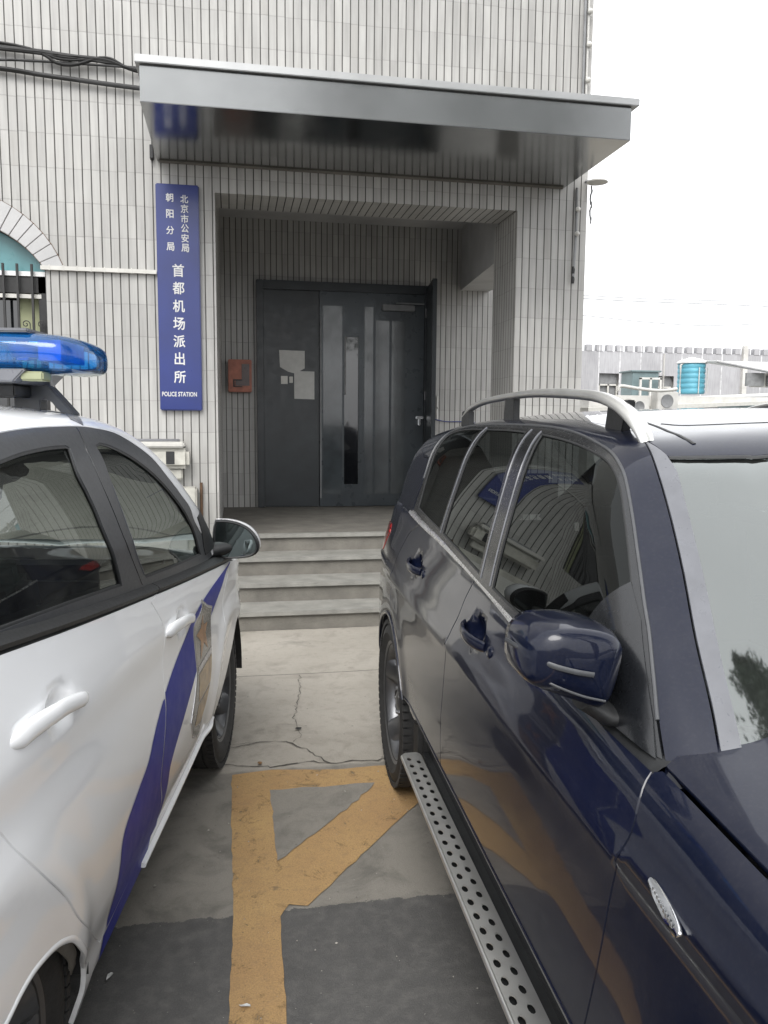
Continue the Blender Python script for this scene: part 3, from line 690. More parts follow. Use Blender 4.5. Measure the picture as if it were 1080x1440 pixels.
# papers, switches
def sheet(name,pts,y,m,lab,cat='notice',th=.002,bow=.004,**k):
    v,fs=cdt(pts,[],.06); cx=np.mean(v[:,0]); V=[(x,y-bow*(1+math.sin(x*31+z*17)),z) for x,z in v]; mb=MB().add(V,fs).add([(a,b+th,c) for a,b,c in V],[t[::-1] for t in fs])
    return setp(mb.build(name,m,smooth=80),label=lab,cat=cat,**k)
sheet('paper_notice',[(.52,2.39),(.81,2.385),(.81,2.19),(.70,2.13),(.62,2.15),(.53,2.20)],B-.066,MATS['paper'],'crumpled pale paper notice with a torn lower edge on the dark door')
sheet('paper_notice',[(.69,2.16),(.92,2.155),(.92,1.84),(.69,1.845)],B-.068,MATS['paper'],'flat white sheet of paper on the dark door, lower right of the torn notice')
for x0,x1,z0,z1,l in ((.54,.615,2.01,2.10,'larger square white sticker left of the paper sheet on the dark door'),(.635,.675,2.025,2.095,'smaller narrow white sticker between the square sticker and the paper sheet')):
    setp(MB().box(x0,x1,B-.07,B-.061,z0,z1).build('sticker',MATS['white_plastic'],bevel=.002),label=l,cat='sticker')
# fire box on the porch back wall
fb=empty('fire_hydrant_box',(.08,B,2.08),label='faded red fire hose box on the tiled porch wall left of the door',cat='fire box')
def rel(o,p): o.parent=p; o.matrix_parent_inverse=Matrix.Translation(-p.location); return o
rel(MB().box(-.05,.21,B-.13,B-.003,1.91,2.27).build('box_body',MATS['fire_box'],bevel=.008),fb)
rel(MB().box(.10,.185,B-.134,B-.131,2.05,2.22).box(.03,.185,B-.134,B-.131,1.98,2.05).build('box_window',MATS['fire_dark']),fb)
rel(MB().box(.005,.105,B-.137,B-.135,2.035,2.05).box(.005,.02,B-.137,B-.135,1.965,2.035).box(.02,.105,B-.137,B-.135,1.965,1.975).build('box_mark',MATS['black_plastic']),fb)
# sign
sg=empty('police_sign',(-.4,F,1.65),label='tall blue vertical sign with white Chinese lettering beside the porch',cat='sign')
rel(MB().box(-.565,-.24,F-.045,F-.004,1.655,3.385).build('sign_board',MATS['sign_blue'],bevel=.008),sg)
def glyph(ch,px,py,h,bold=.0,wide=1.):
    cu=bpy.data.curves.new('g','FONT'); cu.body=ch; cu.size=1; cu.resolution_u=3; cu.offset=bold
    o=bpy.data.objects.new('g',cu); COL.objects.link(o); bpy.context.view_layer.update()
    me=bpy.data.meshes.new_from_object(o.evaluated_get(bpy.context.evaluated_depsgraph_get())); bpy.data.objects.remove(o)
    co=np.array([v.co[:] for v in me.vertices]); lo,hi=co.min(0),co.max(0); s=h/(hi[1]-lo[1] if len(ch)>1 else max(hi[1]-lo[1],hi[0]-lo[0]))
    c=(lo+hi)/2; xl=221+(py-261)/316*5; X=-.565+(px-xl)/60*.325; Z=3.385-(py-261)/316*1.73
    V=[(X+(p[0]-c[0])*s*wide,F-.0475,Z+(p[1]-c[1])*s) for p in co]; F_=[tuple(p.vertices) for p in me.polygons]; bpy.data.meshes.remove(me); return V,F_
for txt,pos,h in (('北京市公安局',[(261,281),(261.3,294.2),(261.5,308),(261.8,321),(262,334.5),(262.2,348)],.064),('朝阳分局',[(240.7,280),(241,302),(241.3,324.5),(241.6,347)],.064),('首都机场派出所',[(252.3,379.5),(252.6,404),(252.9,429),(253.2,453.5),(253.5,478.5),(253.8,503),(254,529)],.098)):
    for ch,(x,y) in zip(txt,pos): rel(MB().add(*glyph(ch,x,y,h,.016 if h<.07 else .016,.92)).build('character',MATS['lettering']),sg)
V,F_=glyph('POLICE STATION',253.4,553.6,.036,.02,.72); rel(MB().add(V,F_).build('lettering',MATS['lettering']),sg)
# canopy
cn=empty('entrance_canopy',(1.1,F,3.56),label='brushed stainless steel canopy over the porch, tiles mirrored in its soffit',cat='canopy')
xl,xr,yf,zb=-.55,2.78,5.45,3.56
rel(MB().add([(xl,yf,zb),(xr,yf,zb),(xr,F-.003,zb),(xl,F-.003,zb)],[(0,1,2,3)]).build('soffit',MATS['steel_soffit_lightened']),cn)
rel(MB().box(xl,xr,yf,F-.003,zb+.002,zb+.225).build('fascia',MATS['steel'],bevel=.003),cn)
rel(MB().box(xl-.025,xr+.045,yf-.03,F-.003,zb+.2265,zb+.275).build('top_lip',MATS['steel_lip_lightened'],bevel=.004),cn)
rel(MB().box(xl+.02,xr-.02,F-.03,F-.004,zb-.014,zb-.001).build('sealant',MATS['concrete_step']),cn)
# small bracket behind canopy's left corner
setp(MB().box(-.60,-.575,F-.06,F-.003,3.56,3.66).build('wall_clip',MATS['black_plastic'],bevel=.003),label='small black clip on the tiles just left of the canopy',cat='clip')
# conduit and cable bundles
cd_=MB().box(-1.42,-.57,F-.035,F-.004,2.705,2.735)
for k in range(8): cd_.box(-1.36+k*.1,-1.352+k*.1,F-.037,F-.036,2.70,2.742)
setp(cd_.build('cable_trunking',MATS['white_plastic'],bevel=.002),label='white cable trunking running across the tiles from arched window to sign',cat='trunking')
def cable(name,pts,r,lab,cat='cable',m='cable_black',n=6,**k):
    return setp(MB().sweep(catm(pts,6),r,n=n).build(name,MATS[m],smooth=60),label=lab,cat=cat,**k)
mb=MB(); z=4.26
for k in range(5):
    o=.012*k; mb.sweep(catm([(-4,F-.05,4.28+o*.6),(-1.7,F-.05,4.255+o*.8+.01*math.sin(k*2)),(-1.2,F-.06,4.235-.008*k+.03*math.sin(k)),(-.9,F-.05,4.225+o*.7),(-.62,F-.05,4.20-o*.5),(.2,F-.05,4.20)],7),.010+.002*(k%3),n=6)
setp(mb.build('cable_bundle',MATS['cable_black'],smooth=60),label='thick sagging bundle of black cables along the tiles left of the canopy',cat='cable')
cable('wall_cable',[(-4,F-.04,4.13),(-1.9,F-.04,4.13),(-1.3,F-.04,4.10),(-.62,F-.04,4.065),(.2,F-.04,4.05)],.017,'lower straight black pipe along the tiles below the cable bundle')
cable('wall_cable',[(-3,F-.04,4.10),(-1.9,F-.05,4.16),(-1.5,F-.05,4.19),(-1.1,F-.05,4.20),(-.62,F-.05,4.21)],.009,'thin black cable rising between the bundle and the lower pipe')
# light string on the right edge
ls=empty('light_string',(2.91,F,3.8),label='dark conduit with round white bulbs up the right edge above the canopy',cat='light string')
rel(MB().sweep([(2.905,F-.03,3.83),(2.905,F-.03,7)],.012,n=8).build('conduit',MATS['grey_pipe'],smooth=60),ls)
rel(MB().sweep([(2.935,F-.03,3.83),(2.935,F-.03,7)],.010,n=8).build('conduit',MATS['ac_white'],smooth=60),ls)
for z in (4.13,4.42,4.70,4.96,5.25): 
    m=MB(); m.lathe([(0,-.022),(.012,-.02),(.022,-.010),(.025,0),(.022,.01),(.012,.02),(0,.022)],(2.94,F-.05,z),(0,1,0),14); rel(m.build('bulb',MATS['white_plastic'],smooth=60),ls)
l2=empty('light_string',(2.87,F,2.8),label='dark hanging light strip on the right pillar below the canopy',cat='light string')
rel(MB().sweep([(2.885,F-.02,3.56),(2.885,F-.03,3.2),(2.87,F-.03,2.78)],.011,n=8).build('conduit',MATS['grey_pipe'],smooth=60),l2)
for z in (3.38,3.18): m=MB(); m.lathe([(0,-.02),(.018,-.014),(.022,0),(.018,.014),(0,.02)],(2.89,F-.045,z),(0,1,0),12); rel(m.build('bulb',MATS['ac_white'],smooth=60),l2)
for z in (2.80,2.88): rel(MB().lathe([(0,-.03),(.012,-.03),(.016,0),(.010,.03),(0,.03)],(2.871,F-.03,z),(0,0,1),8).build('end_plug',MATS['black_plastic'],smooth=60),l2)
cm=empty('wall_lamp',(2.97,F,3.6),label='small white disc lamp on the corner just below the canopy',cat='lamp')
m=MB(); m.lathe([(0,0.006),(.06,.004),(.085,-.006),(.088,-.016),(.05,-.012),(0,-.012)],(3.03,F-.10,3.605),(0,0,1),24); rel(m.build('lamp_disc',MATS['ac_white'],smooth=40),cm)
rel(MB().sweep([(2.97,F-.10,3.60),(2.97,F-.003,3.62)],.01,n=8).build('lamp_arm',MATS['grey_pipe'],smooth=60),cm)
mb=MB(); z=3.58
for k in range(9):
    a=(3.015+.008*math.sin(k*1.7),F-.02,z); b=(3.015+.008*math.sin(k*1.7+1.7),F-.02+.012*(k%2),z-.05); mb.sweep([a,b],.007,n=6); mb.lathe([(0,-.008),(.009,0),(0,.008)],a,(0,0,1),6); z-=.032
setp(mb.build('hanging_chain',MATS['grey_pipe']),label='short twisted grey chain hanging from the corner lamp beside the pillar',cat='chain')
# alarm / junction box and cabinet left of the porch
bx=empty('wall_box',(-.5,F,1.27),label='old white rounded utility box on the tiles above the police car bonnet',cat='utility box')
rel(MB().box(-1.0,-.345,F-.16,F-.003,1.20,1.36).build('box_body',MATS['old_white'],bevel=.03),bx)
rel(MB().box(-1.02,-.38,F-.17,F-.003,1.362,1.41).build('lid',MATS['white_plastic'],bevel=.012),bx)
rel(MB().box(-.90,-.42,F-.10,F-.003,1.412,1.43).build('lid_top',MATS['steel_dark'],bevel=.006),bx)
rel(MB().box(-.52,-.455,F-.1635,F-.1605,1.235,1.335).build('socket',MATS['black_plastic'],bevel=.001),bx)
rel(MB().box(-.62,-.40,F-.11,F-.003,1.11,1.198).build('lower_box',MATS['old_white'],bevel=.01),bx)
cb=empty('meter_cabinet',(-.5,F,.8),label='dusty white metal cabinet against the wall below the utility box',cat='cabinet')
rel(MB().box(-1.1,-.29,F-.22,F-.003,.3,1.05).build('cabinet_body',MATS['old_white'],bevel=.012),cb)
rel(MB().box(-1.0,-.36,F-.232,F-.221,.36,.98).build('cabinet_door',MATS['ac_white'],bevel=.006),cb)
rel(MB().sweep([(-.26,F-.03,1.08),(-.262,F-.03,.3)],.012,n=8).build('drain_pipe',MATS['rust'],smooth=60),cb)
# blue string on the right of the door
cable('blue_cord',[(2.33,B-.02,1.63),(2.5,B-.03,1.60),(2.7,B-.02,1.60),(2.9,B-.02,1.58)],.007,'thin blue cord tied across the tiles right of the door','cord',m='sign_blue')
cable('white_plug',[(2.39,B-.02,1.9),(2.385,B-.02,1.75),(2.39,B-.02,1.63)],.010,'short white plug hanging at the door jamb above the blue cord','plug',m='ac_white')
WOX,WOY,WANG=-0.9170,3.7116,9.3
paint('navy_paint',(.0022,.0042,.0145),0,.30,dust=.03,spec=.10,cior=1.36,coatr=.03)
mat('belt_chrome',(.80,.80,.80),.28,metal=.9,var=.05)
mat('suv_frame',(.010,.011,.013),.25,coat=.3,coatr=.12,var=.15,nscale=30)
paint('white_paint',(.87,.88,.89),0,.35,spec=.2,cior=1.38,dust=.02,dustcol=(.5,.49,.46),coatr=.02)
mat('stripe_blue',(.012,.026,.34),.45,spec=.25,coat=.10,coatr=.15,var=.08)
mat('badge_grey',(.10,.10,.10),.25,metal=.3,coat=.6,coatr=.08,var=.35,nscale=14)
mat('badge_edge',(.48,.48,.50),.25,metal=.5,var=.1)
mat('badge_gold',(.34,.22,.09),.35,metal=.4,coat=.5,coatr=.08,var=.35,nscale=18)
mat('badge_orange',(.38,.17,.05),.35,coat=.5,coatr=.08,var=.3,nscale=18)
mat('mirror_glass',(.16,.19,.19),.02,metal=1,var=.03)
mat('lens_white',(.7,.8,.85),.3,var=.2,nscale=30)
mat('blue_reflector',(.10,.75,1.0),.4,metal=0,var=.35,nscale=14)
mat('deep_blue',(.03,.12,.55),.35,var=.3,nscale=20)
glass('suv_glass',(.08,.09,.09),.62,op=.04,body=(.1,.1,.1))
glass('suv_screen',(.40,.46,.43),4.5,rough=.03,op=.10,body=(.25,.26,.25))
glass('car_glass',(.42,.46,.45),1.0,op=.06,body=(.2,.2,.2))
glass('blue_lens',(.22,.62,1.0),1.1,op=.30,body=(.02,.26,.85))
def az(sn,pts):
    p=np.array(pts,float); q=Pside(SURF[sn][0],p[:,0],p[:,1]); return UV(sn,q)
def ab(sn,pts):
    p=np.array(pts,float); q=Pdown(SURF[sn][0],p[:,0],p[:,1]); return UV(sn,q)
def sub(name,parent):
    o=bpy.data.objects.new(name,None); COL.objects.link(o); o.parent=parent; o.empty_display_size=.1; return o
# =============================================================== SUV
T_seal=[(0.6895, 0.7007), (1.1152, 0.6978), (1.3718, 0.6801), (1.5481, 0.6497), (1.6725, 0.6199), (1.7459, 0.5858), (1.7983, 0.5442), (1.865, 0.4703), (1.9357, 0.3759), (1.993, 0.2887), (2.0232, 0.2387), (2.0595, 0.1662), (2.0846, 0.1089), (2.1107, 0.0511)]
T_top3=[(1.149, 0.6551), (1.3782, 0.6451), (1.5315, 0.627), (1.6744, 0.5996), (1.747, 0.5693), (1.7988, 0.5285), (1.841, 0.4818), (1.8827, 0.4296), (1.9225, 0.3734), (1.9533, 0.3249), (2.002, 0.2437), (2.0446, 0.1603), (2.0728, 0.1004)]
T_gl=[(1.5881, 0.5987), (1.6894, 0.6272), (1.769, 0.6464), (1.8215, 0.6577), (1.9119, 0.6746), (2.0056, 0.6964), (2.0994, 0.7224), (2.1844, 0.7411), (2.2238, 0.7516)]
T_ge=[(1.7909, 0.6204), (1.8266, 0.6207), (1.9001, 0.6362), (1.975, 0.6533), (2.0493, 0.6721), (2.1123, 0.6897), (2.1733, 0.7054), (2.232, 0.7195)]
T_hd=[(1.7909, 0.6204), (1.8072, 0.577), (1.822, 0.5318), (1.8374, 0.4799), (1.8475, 0.4404)]
T_hood=[(2.2247, 0.8178), (2.2099, 0.7811), (2.1999, 0.7474), (2.2028, 0.7243), (2.2141, 0.7065)]

SV=empty('suv',(1.565,3.25,0),R_(177.6),label='dark navy SUV with silver roof rails and perforated side step, facing the camera',cat='car')
N=MATS['navy_paint']
belt=catm([(-.03,1.176),(.41,1.157),(.63,1.149),(.9,1.134),(1.154,1.118),(1.4,1.097),(1.62,1.072),(1.75,1.060),(2.0,1.046),(2.232,1.036)],5)
def bz(a): return float(np.interp(a,[p[0] for p in belt],[p[1] for p in belt]))
bgap=catm([(1.156,1.118),(1.118,1.06),(1.104,1.0),(1.066,.94),(1.055,.86),(1.05,.72),(1.042,.60),(1.04,.525)],4)
rcut=catm([(.258,bz(.258)),(.108,1.105),(.025,1.02),(-.012,.95),(-.008,.88),(.045,.80)],4)
rcut=rcut+[(.10,.742),(.185,.700),(.27,.655),(.345,.595),(.40,.535),(.415,.525)]
fcut=catm([(2.232,1.036),(2.250,.99),(2.250,.94),(2.225,.85),(2.20,.70),(2.17,.60),(2.14,.525)],4)
bseg=lambda a0,a1:[(a0,bz(a0))]+[p for p in belt if a0<p[0]<a1]+[(a1,bz(a1))]
rear_door=bseg(.258,1.156)+bgap[1:]+rcut[::-1][:-1]
front_door=bseg(1.156,2.232)+fcut[1:]+bgap[::-1][:-1]
for sd in (1,-1):
    rd=panel('door','sl','side',rear_door,N,SV,side=sd,step=.03)
    fd=panel('door','sl','side',front_door,N,SV,side=sd,step=.03)
    for dd,(ca,cz) in ((rd,(.40,1.03)),(fd,(1.30,1.005))):
        hb=sub('door_handle',dd)
        # strap handle bridging the cup, carried on two feet
        path=[]
        for t in np.linspace(0,1,15):
            a=ca-.105+.21*t; z=cz-.012+.01*(1-t); base=float(Pside(s_low,[ca-.105 if t<.5 else ca+.105],[cz])[0][1]); q=float(Pside(s_low,[a],[z])[0][1])
            bb=base+.004+.026*math.sin(math.pi*min(1,max(0,t*1.06-.03)))**.6
            path.append((sd*bb,a,z))
        MB().sweep(path,.0075,.017,n=12,scale=[.75+.25*math.sin(math.pi*i/14)**.5 for i in range(15)]).build('handle_grip',N,hb,smooth=60)
        lk=Pside(s_low,[ca+.15],[cz-.012])[0]; m=MB(); m.lathe([(0,.006),(.011,.006),(.016,.002),(.016,-.004)],(sd*lk[1],lk[0],lk[2]),(sd,0,.12),16); m.build('lock_cap',N,hb,smooth=50)
body=panel('body','sl','cap',list(map(tuple,az('sl',[(.258,bz(.258))]+rcut[1:]))) [::1]+list(map(tuple,az('sl',arcp(.0,.345,.395,28,180,20))))+[(-.40,-.33),(-.75,-.30),(-1.28,-.30),(-1.28,.50)]+[tuple(x) for x in az('sl',[(-.75,1.178),(-.4,1.18),(-.03,1.176)])],N,SV,both=True,step=.035)
# arch lip of the rear wheel
ribbon('arch_lip','sl','side',arcp(.0,.345,.40,22,176,40),.016,.007,N,SV,both=True)
fen=[(2.232,1.036)]+[(a_,float(Pdown(s_low,[a_],[b_])[0][2])) for a_,b_ in ((2.245,.844),(2.35,.8437),(2.493,.8433),(2.65,.8407),(2.8,.8368),(2.95,.823),(3.05,.811),(3.2,.76))]+[(3.25,.7),(3.25,.35),(3.13,.33)]+arcp(2.72,.345,.40,5,178,26)[0:]+[(2.31,.40),(2.13,.46)]+fcut[::-1][:-1]
panel('front_fender','sl','side',fen,N,SV,both=True,step=.035)
ribbon('arch_lip','sl','side',arcp(2.72,.345,.402,8,176,40),.016,.007,N,SV,both=True)
# nose wrapped from the fender to the front (behind the camera)
panel('bumper','sl','cap',[(3.0+.25,-.42),(3.0+.25,.33),(3.6,.40),(4.1,.40),(4.1,-.42),(3.6,-.42)],N,SV,both=True,step=.06)
hoodL=[(2.237,.842)]+T_hood+[(2.275,.61),(2.335,.47),(2.39,.25),(2.405,0)]
hoodF=[(2.493,.842),(2.8,.835),(3.05,.81),(3.2,.76),(3.3,.6),(3.36,.3),(3.37,0)]
panel('bonnet','sl','down',hoodL+[(a,-b) for a,b in hoodL[::-1][1:]]+[(a,-b) for a,b in hoodF]+hoodF[::-1][1:],N,SV,step=.04)
# glossy sill under the doors
panel('sill','sl','side',[(.41,.518),(1.2,.518),(2.13,.518),(2.25,.46),(2.32,.36),(2.2,.30),(.6,.30),(.42,.33),(.37,.42)],MATS['black_gloss'],SV,off=-.016,both=True,step=.05)
ribbon('sill_edge','sl','side',[(.43,.522),(1.0,.521),(1.6,.521),(2.12,.523)],.008,.003,N,SV,both=True)
# dark inner structure, wheel housings
panel('inner_shell','sl','side',[(-.70,.4),(-.70,1.12),(.5,1.12),(1.5,1.06),(2.2,1.0),(3.1,.90),(3.1,.3),(-.5,.3)],MATS['black_plastic'],SV,off=-.045,flange=0,both=True,step=.08,holes=[arcp(0,.345,.44,-4,184,24)+[(-.44,.305),(.44,.305)],arcp(2.72,.345,.44,-4,184,24)+[(2.28,.305),(3.09,.305)]] if 0 else [arcp(0,.36,.43,0,357,30)[:-1] and [(0+.43*math.cos(t),max(.31,.345+.43*math.sin(t))) for t in np.linspace(-.05,math.pi+.05,26)],[(2.72+.37*math.cos(t),max(.31,.345+.43*math.sin(t))) for t in np.linspace(-.05,math.pi+.05,26)]])
for cx in (0,2.72):
    for sd in (1,-1):
        mb=MB()
        pr=arcp(cx,.345,.425,-12,192,26)
        vs=[(sd*b,a,z) for b in (.58,.865) for a,z in pr]; n=len(pr)
        mb.add(vs,[(i,i+1,n+i+1,n+i) for i in range(n-1)]); mb.add([(sd*.58,a,z) for a,z in pr]+[(sd*.58,cx,.1)],[(i,i+1,n) for i in range(n-1)]); mb.build('wheel_liner',MATS['cable_black'],SV)
MB().box(-.82,.82,-.6,3.1,.28,.34).box(-.6,.6,-.7,3.2,.22,.28).build('underbody',MATS['cable_black'],SV)
for sd in (1,-1):
    for a0 in (.40,2.16): MB().box(min(sd*.60,sd*.885),max(sd*.60,sd*.885),a0,a0+.13,.21,.56).build('splash_guard',MATS['cable_black'],SV,bevel=.02)
# shoulder seal and chrome belt moulding
bl=az('sl',[(a,z) for a,z in belt]); up=[(u,v+.10) for u,v in bl]
panel('belt_seal','sl','cap',[(u,v-.03) for u,v in bl]+up[::-1],MATS['black_plastic'],SV,gap=0,flange=0,both=True,off=-.005)
bch=az('sl',[(a,z-.003) for a,z in bseg(-.03,1.156)]); ribbon('chrome_strip','sl','cap',[(u,v+.016) for u,v in bch],.028,.009,MATS['belt_chrome'],SV,both=True)
bch=az('sl',[(a,z-.003) for a,z in bseg(1.162,1.93)]); ribbon('chrome_strip','sl','cap',[(u,v+.016) for u,v in bch],.028,.009,MATS['belt_chrome'],SV,both=True)
# greenhouse
seal=[(.055,.24),(.10,.40),(.075,.58),(.108,.660),(.3,.690)]+T_seal
sealc=catm(seal,4)
p1=catm([(.155,.42),(.130,.59),(.18,.650),(.35,.668),(.60,.668)],4)+catm([(.60,.668),(.652,.55),(.655,.40),(.637,.222)],4)[1:]+[(.17,.258)]
p2=catm([(.688,.216),(.702,.40),(.700,.55),(.655,.668)],4)+catm([(.655,.668),(.9,.668),(1.08,.662)],4)[1:]+catm([(1.08,.662),(1.155,.54),(1.188,.40),(1.203,.166)],4)[1:]
top3=catm([(1.225,.655)]+T_top3[1:]+[(2.045,.072)],4)
p3=catm([(1.342,.152),(1.330,.40),(1.302,.54),(1.225,.655)],4)+top3[1:]+[(1.85,.108),(1.646,.128)]
panel('window_surround','su','cap',sealc+[(2.0,.058),(1.85,.085),(1.646,.105),(1.187,.145),(.644,.197),(.3,.222)],MATS['suv_frame'],SV,gap=.002,both=True,step=.04,holes=[p1,p2,p3])
ribbon('window_trim','su','cap',[p for p in sealc if p[1]>.1][4:],.007,.004,MATS['frame_grey'],SV,both=True)
for k,pp in enumerate((p1,p2,p3)):
    for sd in (1,-1):
        w=panel('side_window','su','cap',pp,MATS['suv_glass'],SV,off=-.004,gap=-.004,flange=0,side=sd,step=.05)
        ribbon('window_seal','su','cap',pp,.009,.003,MATS['black_plastic'],w,side=sd,closed=True,off=-.003)
ribbon('pillar_line','su','cap',catm([(.662,.215),(.682,.40),(.680,.55),(.632,.675)],5),.006,.003,MATS['pillar_grey'],SV,both=True)
ribbon('pillar_line','su','cap',catm([(1.322,.155),(1.303,.40),(1.276,.54),(1.195,.665)],5),.005,.003,MATS['pillar_grey'],SV,both=True)
ribbon('pillar_line','su','cap',catm([(1.228,.16),(1.214,.40),(1.185,.54),(1.105,.672)],5),.005,.003,MATS['pillar_grey'],SV,both=True)
panel('mirror_sail','su','cap',catm([(1.945,.335),(1.885,.22),(1.86,.14),(1.85,.10)],4)+[(2.10,.05),(2.078,.11),(2.048,.17),(1.995,.27)],MATS['suv_frame'],SV,off=.003,both=True,gap=0)
# cant rail with door frame and front pillar
gl=T_gl+[(T_gl[-1][0]+.045,T_gl[-1][1]+.014)]
RC=[(-.45,.55),(0,.58),(.6,.59),(1.2,.588)]+gl[:1]
cr=[tuple(x) for x in ab('su',catm(RC,3)+catm(gl,3)[1:])]
panel('cant_rail','su','cap',[(-.40,.60),(-.30,.55),(-.10,.50),(.06,.50),(.06,.58)]+sealc[5:]+[(2.12,.0)]+cr[::-1],N,SV,both=True,step=.03,gap=.002)
# rear corner and tailgate
dp=[(.045,.235),(.085,.40),(.055,.50),(-.10,.50),(-.30,.55),(-.40,.60),cr[0],(-.7,.9),(-1.28,.9),(-1.28,.10),(-.5,.10)]
panel('tailgate','su','cap',dp,N,SV,both=True,step=.05,gap=.002)
panel('rear_window','su','cap',[(-.86,.25),(-.86,.62),(-1.27,.66),(-1.27,.22)],MATS['black_gloss'],SV,off=.002,both=True,gap=0)
panel('tail_lamp','sl','cap',[tuple(x) for x in az('sl',[(-.72,.93),(-.70,1.06),(-.50,1.075),(-.44,1.04),(-.56,.94)])],MATS['lamp_red'],SV,off=.004,both=True,gap=0)
# windscreen pillar cover, screen, roof
ge=T_ge+[(T_ge[-1][0]+.055,T_ge[-1][1]+.015)]
gec=catm(ge,3); glc=catm(gl,3)
pm=[p for p in glc if p[0]>1.70]
panel('pillar_cover','su','down',[(1.695,float(np.interp(1.695,[q_[0] for q_ in glc],[q_[1] for q_ in glc])))]+pm+gec[::-1][:-1]+[(T_ge[0][0]-.012,T_ge[0][1]-.002)],MATS['pillar_grey'],SV,both=True,step=.03,gap=.002)
hd=T_hd+[(T_hd[-1][0]+.02,.22),(T_hd[-1][0]+.027,0)]; HC=hd[-1][0]
hc=catm(hd,4)
ws=hc[::-1]+gec[1:]+[(2.40,.45),(2.44,0)]; ws=[(a,b) for a,b in ws]; wsf=ws+[(a,-b) for a,b in ws[::-1]][1:-1]
panel('windscreen','su','down',wsf,MATS['suv_screen'],SV,off=-.004,gap=-.002,flange=0,step=.06)
frit=[(2.33,-.72),(2.36,-.5),(2.40,0),(2.36,.5),(2.33,.72)]
roofp=[(1.856,0)]+[p for p in hc[::-1][1:]]+[(1.74,.612),(1.69,.621)]+[p for p in catm(RC,3)+glc[1:] if p[0]<1.69][::-1]
roofp=[(HC-.006,0)]+[(a-.006,b) for a,b in hc[::-1][1:]]+[(T_ge[0][0]-.03,T_ge[0][1]+.002),(1.69,float(np.interp(1.69,[q_[0] for q_ in glc],[q_[1] for q_ in glc]))-.001)]+[p for p in (catm(RC,3)+glc[1:])[::-1] if p[0]<1.69]+[(-.50,.3),(-.52,0)]
panel('roof','su','down',roofp+[(a,-b) for a,b in roofp[::-1][1:-1]],N,SV,step=.05,gap=.001)
for sd in (1,):
    ribbon('roof_ditch','su','down',[(1.40,.50),(1.454,.510),(1.639,.545),(1.723,.553),(1.762,.551)],.008,.0015,MATS['black_plastic'],SV,both=True)
ribbon('sunroof_gap','su','down',catm([(1.52,.50),(1.591,.47),(1.645,.32),(1.67,.15),(1.675,0)],4)+[(a,-b) for a,b in catm([(1.52,.50),(1.591,.47),(1.645,.32),(1.67,.15),(1.675,0)],4)[::-1][1:]],.007,.0012,MATS['black_plastic'],SV)
ribbon('header_seal','su','down',hc+[(a,-b) for a,b in hc[::-1][1:]],.010,.002,MATS['black_plastic'],SV)
# cowl and wiper in front of the screen
m=MB(); 
cw=[(a,b) for a,b in catm([(2.19,.72),(2.205,.64),(2.26,.56),(2.335,.45),(2.395,.25),(2.41,0)],3)]
vs=[];
for a,b in cw+[(a,-b) for a,b in cw[::-1][1:]]: vs+=[(b,a+.02,1.075),(b,a-.16,1.03)]
m.add(vs,[(2*i,2*i+2,2*i+3,2*i+1) for i in range(len(vs)//2-1)]).build('cowl',MATS['ws_dark'],SV)
MB().sweep(catm([(.60,2.23,1.075),(.35,2.30,1.10),(0,2.34,1.115),(-.2,2.35,1.115)],4),.006,.010,n=8).sweep(catm([(.66,2.20,1.065),(.60,2.235,1.085),(.3,2.285,1.12)],4),.009,n=8).build('wiper',MATS['black_plastic'],SV,smooth=50)
# roof rails
for sd in (1,-1):
    rl=sub('roof_rail',SV)
    pts=catm([(sd*.600,.0,1.588),(sd*.602,.12,1.622),(sd*.600,.35,1.645),(sd*.603,.8,1.653),(sd*.606,1.1,1.645),(sd*.616,1.4,1.626),(sd*.624,1.55,1.600),(sd*.627,1.635,1.570),(sd*.626,1.678,1.543),(sd*.623,1.70,1.515)],6)
    MB().sweep(pts,.0115,.018,up=(1,0,0),n=14,scale=[.8+.4*min(1,2.2*i/len(pts)) if i<len(pts)*.8 else 1.2-1.4*(i/len(pts)-.8) for i in range(len(pts))]).build('rail_bar',MATS['alu'],rl,smooth=60)
    for a0,a1,b0,z1 in ((-.02,.12,.03,1.612),(.60,.72,.62,1.652),(1.45,1.545,1.50,1.612)):
        m=MB()
        zr=[float(Pdown(s_up,[x],[.595])[0][2]) for x in (a0,a1)]
        m.prism([(sd*.592,a0,zr[0]-.02),(sd*.592,a1,zr[1]-.02),(sd*.592,a1-(.0 if a0<1.3 else -.03),z1),(sd*.592,a0+.02,z1)],(sd*.022,0,0))
        m.build('rail_foot',MATS['black_plastic'],rl,bevel=.003)
